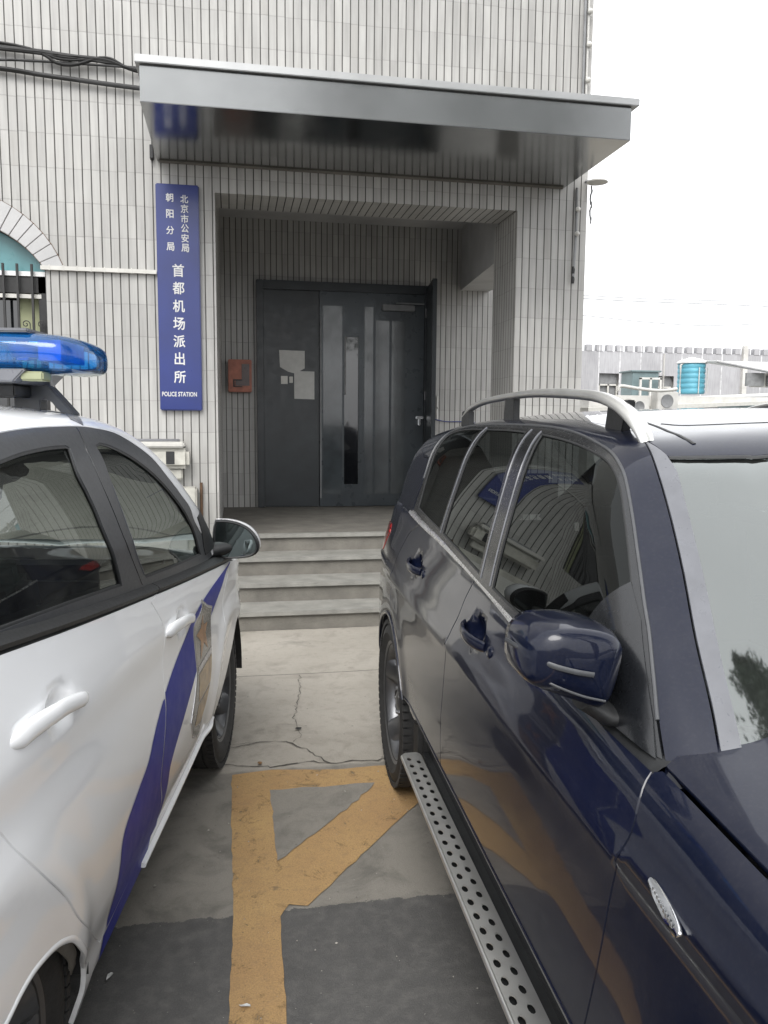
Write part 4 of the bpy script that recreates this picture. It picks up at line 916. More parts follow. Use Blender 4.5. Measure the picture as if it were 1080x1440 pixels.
# side step
for sd in (1,-1):
    ss=sub('side_step',SV)
    a0,a1=.555,2.26; ol=[(a0+.012,.889),(a0+.0,.900),(a0,.940),(a0+.008,.951)]+[(a0+.02,.955),(a1,.948),(a1+.02,.94),(a1+.02,.90),(a1,.872),(a0+.03,.886)]
    hs=[];k=0;a=a0+.055
    while a<a1-.03:
        for row,(b,da) in enumerate(((.936,0),(.906,.029))):
            aa=a+da; bb=b-.006*(aa-a0)/1.7
            hs.append([(aa+.0155*math.cos(t),bb+.0080*math.sin(t)) for t in np.linspace(0,2*math.pi,11)[:-1]])
        a+=.058
    v,fs=cdt(ol,hs,.5); m=MB()
    V=[(sd*b,a_,.36+.0015*math.sin((b-.88)*50)) for a_,b in v]; nn=len(V); m.add(V,fs); m.add([(x,y,z-.003) for x,y,z in V],fs)
    cnt={}
    for t in fs:
        for i in range(3): cnt[(t[i],t[(i+1)%3])]=1
    be=[e for e in cnt if (e[1],e[0]) not in cnt]; m.f+=[(p,q,nn+q,nn+p) for p,q in be]; m.mi+=[0]*len(be)
    m.build('step_plate',MATS['alu'],ss)
    MB().sweep([(sd*.955,a0+.02,.353),(sd*.953,1.4,.353),(sd*.948,a1,.353)],.006,.009,n=10).build('step_edge',MATS['alu'],ss,smooth=60)
    MB().box(min(sd*.80,sd*.945),max(sd*.80,sd*.945),a0+.03,a1-.02,.318,.340).box(min(sd*.80,sd*.876),max(sd*.80,sd*.876),a0-.02,a1,.33,.350).build('step_base',MATS['black_plastic'],ss,bevel=.004)
    # pierced upper flange seen against the sill
for r,(a,st,ri) in enumerate(((.0,0,.250),(2.72,0,.262))):
    for sd in (1,-1): wheel(SV,a,.918,.357,.357,.235,sd,rimr=ri,spokes=5)
# door mirror
mir=sub('door_mirror',SV)
OUT=np.array([(1.030,1.175),(1.026,1.205),(1.010,1.226),(.985,1.237),(.93,1.238),(.875,1.228),(.85,1.212),(.843,1.185),(.855,1.125),(.868,1.088),(.885,1.078),(.92,1.090),(.97,1.108),(1.012,1.125),(1.028,1.145)])
OUT=np.array(catm([tuple(p) for p in OUT]+[tuple(OUT[0])],3)[:-1]); cc=np.array([.935,1.165])
def sec(a,k,sh=(0,0)): return [(cc[0]+(p[0]-cc[0])*k+sh[0],a,cc[1]+(p[1]-cc[1])*k+sh[1]) for p in OUT]
for sd in (1,-1):
    mm=sub('door_mirror',SV) if sd<0 else mir
    S_=[sec(1.985,.78),sec(1.99,.88),sec(2.01,.90),sec(2.05,.91),sec(2.085,.90),sec(2.110,.84),sec(2.124,.74,(-.004,.004)),sec(2.131,.50,(-.008,.006)),sec(2.134,.10,(-.01,.006))]
    blob(S_,'mirror_housing',N,mm,smooth=70,mirror=sd)
    blob([sec(1.984,.82),sec(1.983,.5),sec(1.983,.02)],'mirror_glass',MATS['mirror_glass'],mm,mirror=sd)
    m=MB(); m.sweep([(sd*p[0],p[1],p[2]) for p in catm([(1.026,2.02,1.186),(1.022,2.05,1.186),(1.0125,2.088,1.184),(1.000,2.114,1.178),(.980,2.131,1.171),(.945,2.1375,1.162),(.915,2.1375,1.156)],5)],.0018,.0045,n=10); m.build('turn_signal',MATS['frame_grey'],mm,smooth=60)
    m=MB(); m.sweep([(sd*p[0],p[1],p[2]) for p in catm([(1.020,2.045,1.158),(1.012,2.088,1.156),(.998,2.113,1.148),(.972,2.129,1.136),(.930,2.134,1.120),(.89,2.128,1.108)],5)],.0014,.0022,n=10); m.build('lower_seam',MATS['frame_grey'],mm,smooth=60)
    m=MB(); m.sweep([(sd*.80,2.06,1.055),(sd*.86,2.055,1.065),(sd*.90,2.05,1.092)],.05,.020,n=16,up=(0,0,1)); m.build('mirror_foot',MATS['black_plastic'],mm,smooth=60)
# fender badge (plain relief, its letters cannot be read in the photo)
panel('fender_badge','sl','side',catm([(2.332,.922),(2.337,.930),(2.36,.929),(2.40,.923),(2.428,.915),(2.431,.908),(2.42,.904),(2.38,.911),(2.345,.918),(2.332,.922)],4)[:-1],MATS['chrome'],SV,off=.004,gap=0,flange=.006,both=True)
m=MB()
for k in range(9):
    a=2.352+k*.0076; q=Pside(s_low,[a],[.9225-.0013*k])[0]
    m.box(q[1]+.004,q[1]+.0052,a-.0024,a+.0024,q[2]-.003,q[2]+.003)
m.build('badge_relief',MATS['trim_silver'],SV)
# cabin
cab=sub('cabin',SV)
MB().box(-.70,.70,-.5,2.1,.42,.46).build('cabin_floor',MATS['interior_dark'],cab)
rbox('dashboard',(0,1.98,.92),(1.36,.42,.26),MATS['interior_dark'],cab,r=.06,rot=(-.15,0,0))
for sx in (.36,-.36):
    for ay,nm in ((1.12,'front_seat'),(.22,'rear_seat')):
        rbox(nm,(sx,ay,.86),(.48,.13,.62),MATS['interior_dark'],cab,r=.05,rot=(.2,0,0)); rbox(nm,(sx,ay+.25,.60),(.48,.5,.14),MATS['interior_dark'],cab,r=.05)
        rbox('headrest',(sx,ay-.10,1.27),(.26,.10,.17),MATS['interior_dark'],cab,r=.04)
m=MB(); m.sweep([(-.36+.18*math.cos(t),1.66+.07*math.sin(t),.99+.17*math.sin(t)) for t in np.linspace(0,2*math.pi,33)],.014,n=8,cap=False); m.build('steering_wheel',MATS['black_plastic'],cab,smooth=60)
panel('headliner','su','down',[(-.4,-.54),(1.72,-.54),(1.72,.54),(-.4,.54)],MATS['interior_beige'],cab,off=-.03,gap=0,flange=0,step=.15)
# =============================================================== police car
T_be=[(-1.8334, 0.6169), (-1.7054, 0.6268), (-1.5579, 0.633), (-1.3413, 0.6365), (-1.2289, 0.6279), (-1.1, 0.6073), (-0.9913, 0.5613), (-0.8704, 0.5016), (-0.7697, 0.4304), (-0.6421, 0.3464), (-0.5482, 0.2761), (-0.4994, 0.2085), (-0.2954, 0.0628)]
T_rgtop=[(-1.9306, 0.5438), (-1.8071, 0.5589), (-1.6689, 0.567), (-1.5595, 0.5676)]
T_rgfront=[(-1.5418, 0.5604), (-1.5605, 0.492), (-1.5361, 0.4338), (-1.5111, 0.375), (-1.4918, 0.3148), (-1.4276, 0.1786), (-1.4121, 0.1382)]
T_rgbot=[(-1.5922, 0.158), (-1.7781, 0.1778), (-1.9638, 0.195), (-2.1026, 0.2068)]
T_fgtop=[(-1.3043, 0.5699), (-1.2238, 0.5549), (-1.0798, 0.5096), (-0.9322, 0.4518), (-0.8089, 0.3898), (-0.6778, 0.3065), (-0.6169, 0.258), (-0.5076, 0.1638), (-0.4209, 0.0452)]
T_fgbot=[(-0.6573, 0.0633), (-0.8473, 0.0788), (-1.1829, 0.1115)]
T_fgrear=[(-1.2496, 0.1897), (-1.2996, 0.2601), (-1.3194, 0.3289), (-1.3325, 0.3971), (-1.347, 0.4699), (-1.3534, 0.5613)]
T_bline=[(-1.3718, 0.6277), (-1.4338, 0.559), (-1.4387, 0.4965), (-1.3975, 0.376), (-1.341, 0.2424), (-1.2255, 0.0994)]
T_flip=[(-1.1849, 0.129), (-1.2625, 0.2289), (-1.3101, 0.3681), (-1.3289, 0.4405), (-1.3488, 0.5491), (-1.3269, 0.5705)]
T_frbot=[(-0.3316, 0.0083), (-0.7941, 0.0532), (-1.1808, 0.0914), (-1.4268, 0.1175), (-1.7384, 0.1509), (-1.951, 0.1718), (-2.1056, 0.1855)]
T_strap=[(-1.1268, 0.796), (-1.1157, 0.7584), (-1.3083, 0.6549)]
T_belt=[(-2.1257, 1.161), (-1.945, 1.1433), (-1.6808, 1.1156), (-1.475, 1.0932), (-1.2052, 1.0648), (-0.7558, 1.0237), (-0.1981, 0.9783)]
T_bgap=[(-1.2347, 1.0606), (-1.1671, 0.9856), (-1.1264, 0.9273), (-1.1395, 0.8489), (-1.1513, 0.7704), (-1.1509, 0.6877), (-1.1811, 0.6009), (-1.2057, 0.4876), (-1.1195, 0.3726)]
T_SL=[(-0.1761, 0.9746), (-0.6102, 0.8922), (-0.861, 0.8212), (-1.0968, 0.7524), (-1.2765, 0.6697), (-1.3586, 0.6112), (-1.4529, 0.5788), (-1.5689, 0.536), (-1.6035, 0.4988)]
T_SR=[(-0.1448, 0.957), (-0.3715, 0.8162), (-0.7272, 0.6698), (-0.9199, 0.5762), (-1.0749, 0.4875), (-1.1006, 0.4638), (-1.0627, 0.378), (-1.0687, 0.3367)]
T_rcut=[(-2.238, 0.8715), (-2.1947, 0.8107), (-2.1262, 0.731), (-2.0177, 0.6177), (-1.9291, 0.5089), (-1.734, 0.3368), (-1.6469, 0.2566)]
T_rarch=[(-2.2578, 0.5426), (-2.2054, 0.5528), (-2.1516, 0.5547), (-2.0898, 0.544), (-2.0283, 0.5259), (-1.9778, 0.5018), (-1.9461, 0.479), (-1.8996, 0.4303), (-1.7666, 0.3026), (-1.7441, 0.2558), (-1.6987, 0.1707)]
T_farch=[(0.1812, 0.6724), (0.0813, 0.6228), (-0.0085, 0.5382), (-0.1063, 0.4769), (-0.1724, 0.419), (-0.1507, 0.3353), (-0.1964, 0.3108), (-0.2763, 0.3037)]
T_shield=([(-0.6068, 0.9049), (-0.5055, 0.863), (-0.4031, 0.834)], [(-0.4372, 0.7678), (-0.4684, 0.6509), (-0.4992, 0.5553), (-0.5375, 0.5201), (-0.5965, 0.4853), (-0.6216, 0.4118)], [(-0.8082, 0.5085), (-0.7323, 0.6505), (-0.7322, 0.7287), (-0.7225, 0.8312), (-0.6174, 0.8645)])
T_white_sill=[(-0.2948, 0.3077), (-0.5247, 0.3337), (-0.6875, 0.3077), (-0.9505, 0.272), (-1.2524, 0.2473)]

WP=empty('police_car',(WOX,WOY,0),R_(-WANG),label='white police car with blue stripe, shield emblem and blue roof light bar',cat='car')
W_=MATS['white_paint']
wb=[(a,.946-.07*a+.012*a*a-.002) for a in np.linspace(-2.75,.12,60)]
def wz(a): return float(np.interp(a,[p[0] for p in wb],[p[1] for p in wb]))
wseg=lambda a0,a1:[(a0,wz(a0))]+[p for p in wb if a0<p[0]<a1]+[(a1,wz(a1))]
wbg=catm([(T_bgap[0][0]+.01,wz(T_bgap[0][0]+.01))]+T_bgap[1:8]+[(-1.15,.40),(-1.12,.315)],4)
wrc=catm([(-2.40,wz(-2.40)),(-2.36,1.05),(-2.30,.95)]+T_rcut[:5]+[(-1.80,.395),(-1.655,.275)],4)
wfc=catm([(.03,wz(.03)),(-.14,.86),(-.20,.74),(-.22,.60),(-.27,.47),(-.33,.385)],4)
rdl=wseg(-2.40,-1.125)+wbg[1:]+[(-1.4,.29)]+wrc[::-1][:-1]
fdl=wseg(-1.125,.03)+wfc[1:]+[(-.5,.365),(-.67,.335),(-.94,.305)]+wbg[::-1][:-1]
for sd in (1,-1):
    rd=panel('door','wl','side',rdl,W_,WP,side=sd,step=.028); fd=panel('door','wl','side',fdl,W_,WP,side=sd,step=.028)
    for dd,(ca,cz,sl) in ((rd,(-2.0,.985,.10)),(fd,(-.93,.895,.10))):
        hb=sub('door_handle',dd); path=[];rs=[]
        for t in np.linspace(0,1,19):
            a=ca-.185+.36*t; z=cz+.012-.035*t+.016*math.sin(math.pi*t)
            q=max(float(Pside(w_low,[ca-.13],[z])[0][1]),float(Pside(w_low,[ca+.13],[z])[0][1]))
            lift=.002+.020*(min(1,t/.45)**.8 if t<.5 else min(1,(1-t)/.16)**.5 if t>.84 else 1)
            path.append((sd*(q+lift-.006),a,z)); rs.append(1.25-.45*t if t<.86 else .86-.5*(t-.86)/.14)
        rs=[r*min(1,.35+6*min(i/18,1-i/18)) for i,r in enumerate(rs)]
        MB().sweep(path,.010,.0185,n=16,scale=rs).build('handle_grip',W_,hb,smooth=60)
WAO=[(-2.60,.16),(-2.595,.26),(-2.56,.37),(-2.50,.45),(-2.42,.51),(-2.34,.54),]+T_rarch[:8]+[(-1.83,.355),(-1.765,.28),(-1.74,.20)]
WAO=catm(WAO,3)
WFA=catm([(-.262,.298),(-.20,.40),(-.121,.485),(-.018,.57),(.075,.635),(.174,.678),(.27,.698),(.38,.685),(.48,.63),(.56,.54),(.60,.42),(.61,.2)],3)
rq=[tuple(x) for x in az('wl',wrc+[(-1.69,.20),(-1.705,.12),(-1.742,.12)]+WAO[::-1])]+[(-2.9,-.40),(-3.6,-.35),(-3.6,.60)]+[tuple(x) for x in az('wl',wseg(-2.74,-2.40)[:-1])]
panel('body','wl','cap',rq,W_,WP,both=True,step=.035)
fq=[(.03,wz(.03)),(.10,.932),(.25,.915),(.42,.895),(.55,.87),(.62,.80),(.64,.6),(.64,.28),(.61,.2)]+WFA[::-1][1:]+[(-.30,.335)]+wfc[::-1][:-1]
panel('front_fender','wl','side',fq,W_,WP,both=True,step=.035)
panel('bumper','wl','cap',[tuple(x) for x in az('wl',[(.645,.28),(.645,.6),(.62,.80),(.60,.86)])]+[(1.0,.30),(1.4,.28),(1.4,-.42),(.9,-.42)],W_,WP,both=True,step=.06)
hw=[(.12,.80),(.14,.70),(.26,.5),(.36,.25),(.39,0)]; hf=[(.42,.80),(.56,.72),(.66,.5),(.72,.25),(.74,0)]
panel('bonnet','wl','down',hw+[(a,-b) for a,b in hw[::-1][1:]]+[(a,-b) for a,b in hf]+hf[::-1][1:],W_,WP,step=.05)
panel('sill','wl','side',[(-1.68,.19),(-1.65,.265),(-1.4,.282),(-1.13,.305),(-.94,.295),(-.67,.325),(-.5,.355),(-.33,.375),(-.28,.32),(-.46,.29),(-.67,.265),(-.94,.235),(-1.25,.215),(-1.5,.19)],W_,WP,both=True,step=.04,off=-.004)
ribbon('sill_edge','wl','side',catm([(-1.25,.240),(-.94,.262),(-.67,.294),(-.5,.325),(-.33,.35)],4),.016,.012,W_,WP,both=True)
ribbon('arch_edge','wl','side',[q_ for q_ in WAO if q_[1]>.30],.014,.006,W_,WP,both=True,off=-.003)
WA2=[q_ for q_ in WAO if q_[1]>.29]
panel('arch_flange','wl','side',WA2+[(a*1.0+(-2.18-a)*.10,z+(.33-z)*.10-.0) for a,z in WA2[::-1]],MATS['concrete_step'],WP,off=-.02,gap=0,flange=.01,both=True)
panel('inner_shell','wl','side',[(-2.9,.25),(-2.9,1.08),(-1.5,1.04),(-.5,.94),(.4,.84),(.6,.7),(.6,.2),(-2.5,.2)],MATS['black_plastic'],WP,off=-.055,flange=0,both=True,step=.08,holes=[[(-2.18+.44*math.cos(t),max(.21,.25+.36*math.sin(t))) for t in np.linspace(-.05,math.pi+.05,24)],[(.18+.40*math.cos(t),max(.21,.28+.42*math.sin(t))) for t in np.linspace(-.05,math.pi+.05,24)]])
for cx,rx,rz,c0 in ((-2.18,.43,.40,.28),(.19,.41,.42,.29)):
    for sd in (1,-1):
        mb=MB(); pr=arcp(cx,c0,rx,-3,183,26,rz=rz); n=len(pr)
        mb.add([(sd*b,a,z) for b in (.56,.86) for a,z in pr],[(i,i+1,n+i+1,n+i) for i in range(n-1)]); mb.add([(sd*.56,a,z) for a,z in pr]+[(sd*.56,cx,.24)],[(i,i+1,n) for i in range(n-1)]); mb.build('wheel_liner',MATS['cable_black'],WP)
MB().box(-.70,.70,-2.9,.55,.18,.24).build('underbody',MATS['cable_black'],WP)
for a,st in ((.03,0),(-2.18,0)):
    for sd in (1,-1): wheel(WP,a,.875 if a>0 else .86,.330,.330,.205,sd,rimr=.205,spokes=7,rimm=MATS['frame_grey'])
# blue stripe, split at the door gap, running down over the sill
SL=[(.02,wz(.02)-.004)]+T_SL[1:]+[(-1.60,.44),(-1.605,.36),(-1.635,.235),(-1.62,.20)]
SR=[(.02,wz(.02)-.008),(-.14,.905)]+T_SR[1:5]+[(-1.085,.42),(-1.10,.36),(-1.11,.318)]
bgx=lambda z: float(np.interp(z,[p[1] for p in wbg[::-1]],[p[0] for p in wbg[::-1]]))
SLc=catm(SL,5); SRc=catm(SR,5)
stA=[p for p in SLc if p[0]>bgx(p[1])+.004]; stA=stA+[(bgx(z)+.004,z) for z in np.linspace(stA[-1][1],.318,16)]+SRc[::-1]
stB=[p for p in SLc if p[0]<bgx(p[1])-.004 and p[1]>.285]; stB=[(bgx(z)-.004,z) for z in np.linspace(.30,stB[0][1],16)]+stB+[(-1.61,.283)]
stC=[(-1.615,.262),(-1.4,.277),(-1.16,.298),(-1.2,.222),(-1.5,.197),(-1.62,.195)]
for L in (stA,stB): panel('blue_stripe','wl','side',L,MATS['stripe_blue'],WP,off=.0012,gap=0,flange=0,both=True,step=.03)
panel('blue_stripe','wl','side',stC,MATS['stripe_blue'],WP,off=-.0026,gap=0,flange=0,both=True,step=.03)
# shield emblem on the front door
def shp(s,L,cx=-.60,cz=.66): return [(cx+(a-cx)*s,cz+(z-cz)*s) for a,z in L]
SH=catm(T_shield[0],4)+catm([T_shield[0][-1]]+T_shield[1],4)[1:]+[(-.66,.395),(-.75,.43)]+catm(T_shield[2]+[T_shield[0][0]],4)[:-1]
em=panel('shield_emblem','wl','side',SH,MATS['badge_edge'],WP,off=.002,gap=0,flange=.002,step=.03)
panel('shield_field','wl','side',inset(SH,.010),MATS['badge_grey'],em,off=.0026,gap=0,flange=0,step=.03)
def cl(L): return panel('shield_band','wl','side',L,MATS['badge_gold'],em,off=.0032,gap=0,flange=0,step=.03)
cl([(-.70,.545),(-.50,.56),(-.485,.60),(-.47,.66),(-.695,.645)])
cl([(-.745,.47),(-.70,.535),(-.51,.55),(-.56,.50),(-.64,.45)])
panel('shield_star','wl','side',[(-.585,.845),(-.565,.80),(-.505,.795),(-.55,.765),(-.53,.70),(-.59,.74),(-.66,.69),(-.635,.755),(-.69,.79),(-.61,.80)],MATS['badge_orange'],em,off=.0034,gap=0,flange=0,step=.03)
panel('shield_text','wl','side',[(-.70,.655),(-.47,.67),(-.462,.69),(-.70,.675)],MATS['badge_edge'],em,off=.0034,gap=0,flange=0,step=.03)
# emblem repeated on the far side
def mir_copy(o,par):
    c=o.copy(); COL.objects.link(c); c.parent=par; c.scale=(-1,1,1)
    for ch in o.children:
        d=ch.copy(); COL.objects.link(d); d.parent=c
mir_copy(em,WP)
# belt moulding
bl=az('wl',wb); panel('belt_seal','wl','cap',[(u,v-.04) for u,v in bl]+[(u,v+.13) for u,v in bl[::-1]],MATS['black_plastic'],WP,gap=0,flange=0,both=True,off=-.006)
for a0,a1 in ((-2.42,-1.13),(-1.12,.03)):
    s_=az('wl',[(a,z+.0) for a,z in wseg(a0,a1)]); ribbon('belt_moulding','wl','cap',[(u,v+.024) for u,v in s_],.048,.013,MATS['black_plastic'],WP,both=True)
# greenhouse
be=catm([(-2.55,.26),(-2.45,.40),(-2.25,.52),(-2.0,.60)]+T_be+[(-.25,.0)],4)
rg=catm([(-2.40,.22),(-2.33,.36),(-2.18,.47),(-2.03,.53)]+T_rgtop,4)+catm(T_rgfront,4)+T_rgbot+[(-2.39,.215)]
fg=catm(T_fgtop,4)+T_fgbot+catm(T_fgrear,4)
panel('window_frame','wu','cap',be+[(u,v-.01) for u,v in T_frbot]+[(-2.42,.185)],MATS['frame_grey'],WP,gap=.002,both=True,step=.04,holes=[rg,fg],off=0)
for pp in (rg,fg):
    for sd in (1,-1):
        w=panel('side_window','wu','cap',pp,MATS['car_glass'],WP,off=-.008,gap=-.004,flange=0,side=sd,step=.06)
        ribbon('window_seal','wu','cap',pp,.014,.003,MATS['black_plastic'],w,side=sd,closed=True,off=-.005)
ribbon('door_gap','wu','cap',catm(T_bline,4),.004,.0010,MATS['black_gloss'],WP,both=True)
ribbon('frame_lip','wu','cap',catm([(u-.018,v) for u,v in T_flip[:4]],4),.004,.002,MATS['pillar_grey'],WP,both=True)
wc=[(-2.5,.50),(-2.1,.555),(-1.6,.565),(-1.1,.575),(-.95,.595),(-.80,.625),(-.6,.665),(-.3,.71),(0,.745),(.1,.755)]
wcc=catm(wc,3); wcu=[tuple(x) for x in ab('wu',wcc)]
panel('roof_side','wu','cap',be+[p for p in wcu[::-1]],W_,WP,both=True,step=.035,gap=.002)
wh_=[(-.80,.625),(-.74,.45),(-.70,.25),(-.69,0)]
rf=[(-.69,0)]+wh_[::-1][1:]+[p for p in wcc if p[0]<-.81][::-1]+[(-2.55,.3),(-2.56,0)]
panel('roof','wu','down',rf+[(a,-b) for a,b in rf[::-1][1:-1]],W_,WP,step=.06,gap=.001)
wsw=wh_[::-1]+[p for p in wcc if p[0]>-.79]+[(.30,.45),(.42,0)]
panel('windscreen','wu','down',wsw+[(a,-b) for a,b in wsw[::-1][1:-1]],MATS['car_glass'],WP,off=-.004,gap=0,flange=0,step=.08)
panel('rear_end','wu','cap',[(-2.56,.04),(-2.56,.30),(-2.45,.42),wcu[0],(-3.0,1.0),(-3.38,1.0),(-3.38,.05)],W_,WP,both=True,step=.06,gap=.001)
panel('rear_window','wu','cap',[(-2.95,.25),(-2.95,.60),(-3.36,.62),(-3.36,.22)],MATS['black_gloss'],WP,off=.002,both=True,gap=0)
# light bar across the roof
lb=sub('light_bar',WP); ac=-1.24
def lsec(b,w,h,zc):
    out=[]
    for k in range(24):
        t=2*math.pi*k/24; c,s=math.cos(t),math.sin(t)
        out.append((b,ac+w*np.sign(c)*abs(c)**.55,zc+h*np.sign(s)*abs(s)**.75))
    return out
bs=[(.768,.02,.014,1.718),(.765,.06,.026,1.720),(.756,.095,.036,1.723),(.738,.125,.044,1.727),(.712,.142,.050,1.730),(.68,.148,.053,1.733),(.62,.150,.055,1.736),(.50,.150,.057,1.738)]
secs=[lsec(*x) for x in bs]+[lsec(-x[0],*x[1:]) for x in bs[::-1]]
blob(secs,'blue_dome',MATS['blue_lens'],lb,smooth=50)
m=MB(); m.box(-.50,.50,ac-.11,ac+.11,1.712,1.716)
for x in (-.42,-.14,.14,.42): m.box(x-.12,x+.10,ac-.115,ac-.105,1.718,1.775)
m.build('reflector',MATS['blue_reflector'],lb,bevel=.001)
m=MB()
for sg in (1,-1):
    m.lathe([(.0,0),(.035,.01),(.05,.035),(.045,.045),(.0,.048)],(sg*.57,ac-.02,1.718),(0,0,1),20); m.box(sg*.57-.015,sg*.57+.015,ac-.05,ac-.04,1.72,1.775); m.box(sg*.66-.03,sg*.66+.03,ac-.09,ac+.09,1.716,1.77)
m.build('rotator',MATS['deep_blue'],lb,smooth=40)
m=MB(); m.box(-.62,.62,ac-.13,ac+.13,1.786,1.797); m.build('top_cover',MATS['pillar_grey'],lb,bevel=.004)
m=MB(); m.prism([(.0-.62,ac-.15,1.690),(.62,ac-.15,1.690),(.585,ac-.15,1.655),(-.585,ac-.15,1.655)],(0,.28,0)); m.build('base_plate',MATS['pillar_grey'],lb,bevel=.004)
for x in (.60,-.66): MB().box(x,x+.06,ac-.14,ac-.08,1.660,1.684).build('end_lamp',MATS['yellow_curtain'],lb,bevel=.004)
m=MB(); m.box(-.35,.35,ac-.10,ac+.08,1.622,1.654); m.box(.36,.55,ac-.06,ac+.06,1.62,1.653); m.box(-.55,-.36,ac-.06,ac+.06,1.62,1.653); m.build('siren_speaker',MATS['black_plastic'],lb,bevel=.004)
for sg in (1,-1):
    zr=lambda b: float(Pdown(w_up,[ac+.1],[b])[0][2])
    P0=[(.555,1.664),(.60,1.655),(.640,zr(.64)+.035),(.672,zr(.67)+.004),(.665,zr(.66)-.002),(.635,zr(.63)+.0),(.62,zr(.62)+.012),(.605,zr(.605)+.03),(.585,zr(.58)+.035),(.575,zr(.575)+.028),(.575,zr(.57)+.0),(.50,zr(.5)-.002),(.50,1.66)]
    MB().prism([(sg*b,ac+.05,z) for b,z in P0],(0,.05,0)).build('mounting_foot',MATS['frame_grey'],lb,bevel=.003)
    s_=ab('wu',[(ac+.075,.60),(ac+.078,.64),(ac+.08,.665)]); 
ribbon('clamp_strap','wu','cap',[tuple(x) for x in ab('wu',[(ac+.06,.52),(ac+.08,.58),(ac+.10,.635)])]+[T_strap[2]],.036,.003,MATS['pillar_grey'],WP,both=True)
# door mirror
OUT=np.array([(.867,1.135),(.915,1.134),(.965,1.122),(1.005,1.100),(1.033,1.067),(1.044,1.031),(1.034,1.000),(1.005,.984),(.955,.977),(.905,.975),(.877,.985),(.862,1.01),(.856,1.05),(.858,1.10)])
OUT=np.array(catm([tuple(p) for p in OUT]+[tuple(OUT[0])],3)[:-1]); cc=np.array([.95,1.055])
for sd in (1,-1):
    mm=sub('door_mirror',WP)
    S_=[sec(-.105,.93),sec(-.112,.99),sec(-.105,1.05),sec(-.085,1.075)]
    blob(S_,'mirror_surround',MATS['black_plastic'],mm,smooth=70,mirror=sd)
    blob([sec(-.084,1.065),sec(-.05,1.075),sec(-.01,1.02),sec(.03,.86),sec(.05,.6),sec(.058,.15)],'mirror_shell',W_,mm,smooth=70,mirror=sd)
    blob([sec(-.106,.925),sec(-.1065,.5),sec(-.107,.02)],'mirror_glass',MATS['mirror_glass'],mm,mirror=sd,smooth=None)
    m=MB(); m.sweep([(sd*.80,-.14,1.0),(sd*.84,-.11,1.01),(sd*.90,-.06,1.02)],.06,.035,n=16); m.build('mirror_foot',MATS['black_plastic'],mm,smooth=60)
panel('mirror_sail','wu','cap',[(-.46,.22),(-.40,.145),(-.36,.03),(-.14,.03),(-.27,.18),(-.33,.25)],MATS['black_plastic'],WP,off=.003,both=True,gap=0)
# cabin
cab=sub('cabin',WP)
MB().box(-.70,.70,-2.8,.1,.36,.40).build('cabin_floor',MATS['interior_dark'],cab)
rbox('dashboard',(0,-.25,.86),(1.36,.55,.24),MATS['interior_dark'],cab,r=.06,rot=(-.12,0,0))
for sx in (.36,-.36):
    for ay,nm in ((-1.28,'front_seat'),(-2.15,'rear_seat')):
        rbox(nm,(sx,ay,.86),(.48,.13,.62),MATS['seat_fabric'],cab,r=.05,rot=(.22,0,0)); rbox(nm,(sx,ay+.25,.60),(.48,.5,.14),MATS['seat_fabric'],cab,r=.05)
        rbox('headrest',(sx,ay-.12,1.26),(.27,.10,.18),MATS['seat_fabric'],cab,r=.04)
m=MB(); m.sweep([(-.36+.185*math.cos(t),-.62+.07*math.sin(t),.98+.17*math.sin(t)) for t in np.linspace(0,2*math.pi,41)],.014,n=8,cap=False)
for t in (0,math.pi,1.5*math.pi): m.sweep([(-.36,-.60,.98),(-.36+.18*math.cos(t),-.62+.07*math.sin(t),.98+.17*math.sin(t))],.016,.008,n=8)
m.lathe([(0,-.03),(.05,-.02),(.06,.02),(0,.03)],(-.36,-.60,.98),(0,1,-.35),16); m.build('steering_wheel',MATS['frame_grey'],cab,smooth=60)
MB().box(.10,.135,-1.02,-.99,1.03,1.16).box(.10,.30,-1.02,-.99,1.145,1.16).build('tablet_frame',MATS['white_plastic'],cab)
panel('headliner','wu','down',[(-2.4,-.52),(-.84,-.52),(-.84,.52),(-2.4,.52)],MATS['interior_beige'],cab,off=-.03,gap=0,flange=0,step=.15)
EXPO=1.23
# ------------------------------------------------------------ yard beyond the building
bw=empty('battlement_building',(16,30,0),label='long pale grey industrial building with a crenellated parapet behind the yard',cat='building')
def wl_(o): return rel(o,bw)
mb=MB(); v,fs=cdt([(10,0),(48,0),(48,4.55),(10,4.55)],[[(14.35,2.2),(15.2,2.2),(15.2,3.68),(14.35,3.68)],[(16.6,2.2),(17.6,2.2),(17.6,3.62),(16.6,3.62)],[(24.5,2.2),(25.6,2.2),(25.6,3.6),(24.5,3.6)]],5)
mb.add([(x,30,z) for x,z in v],fs); wl_(mb.build('facade',MATS['far_wall'],uvf=walluv))
mb=MB(); mb.box(10,48,30.25,40,0,4.5); wl_(mb.build('building_mass',MATS['ac_white']))
x=12.9; k=0
while x<48:
    wl_(MB().box(x,x+.25,29.98,30.22,4.55,4.80).build('merlon',MATS['far_wall'],uvf=walluv)); x+=.435
for x0,x1,zt in ((14.35,15.2,3.68),(16.6,17.6,3.62),(24.5,25.6,3.6)):
    w=wl_(MB().box(x0,x1,30.16,30.2,2.2,zt).build('window',MATS['grey_pipe']))
    MB().box(x0+.02,x0+.07,30.05,30.12,2.2,zt-.42).box(x0+.40,x0+.46,30.05,30.12,2.2,zt-.42).box(x1-.07,x1-.02,30.05,30.12,2.2,zt-.42).box(x0,x1,30.05,30.12,zt-.48,zt-.42).build('window_frame',MATS['white_plastic'],w)
wl_(MB().box(17.1,17.12,29.9,30.0,0,4.5).box(20.6,20.8,29.85,30,0,4.9).build('downpipe',MATS['ac_white']))
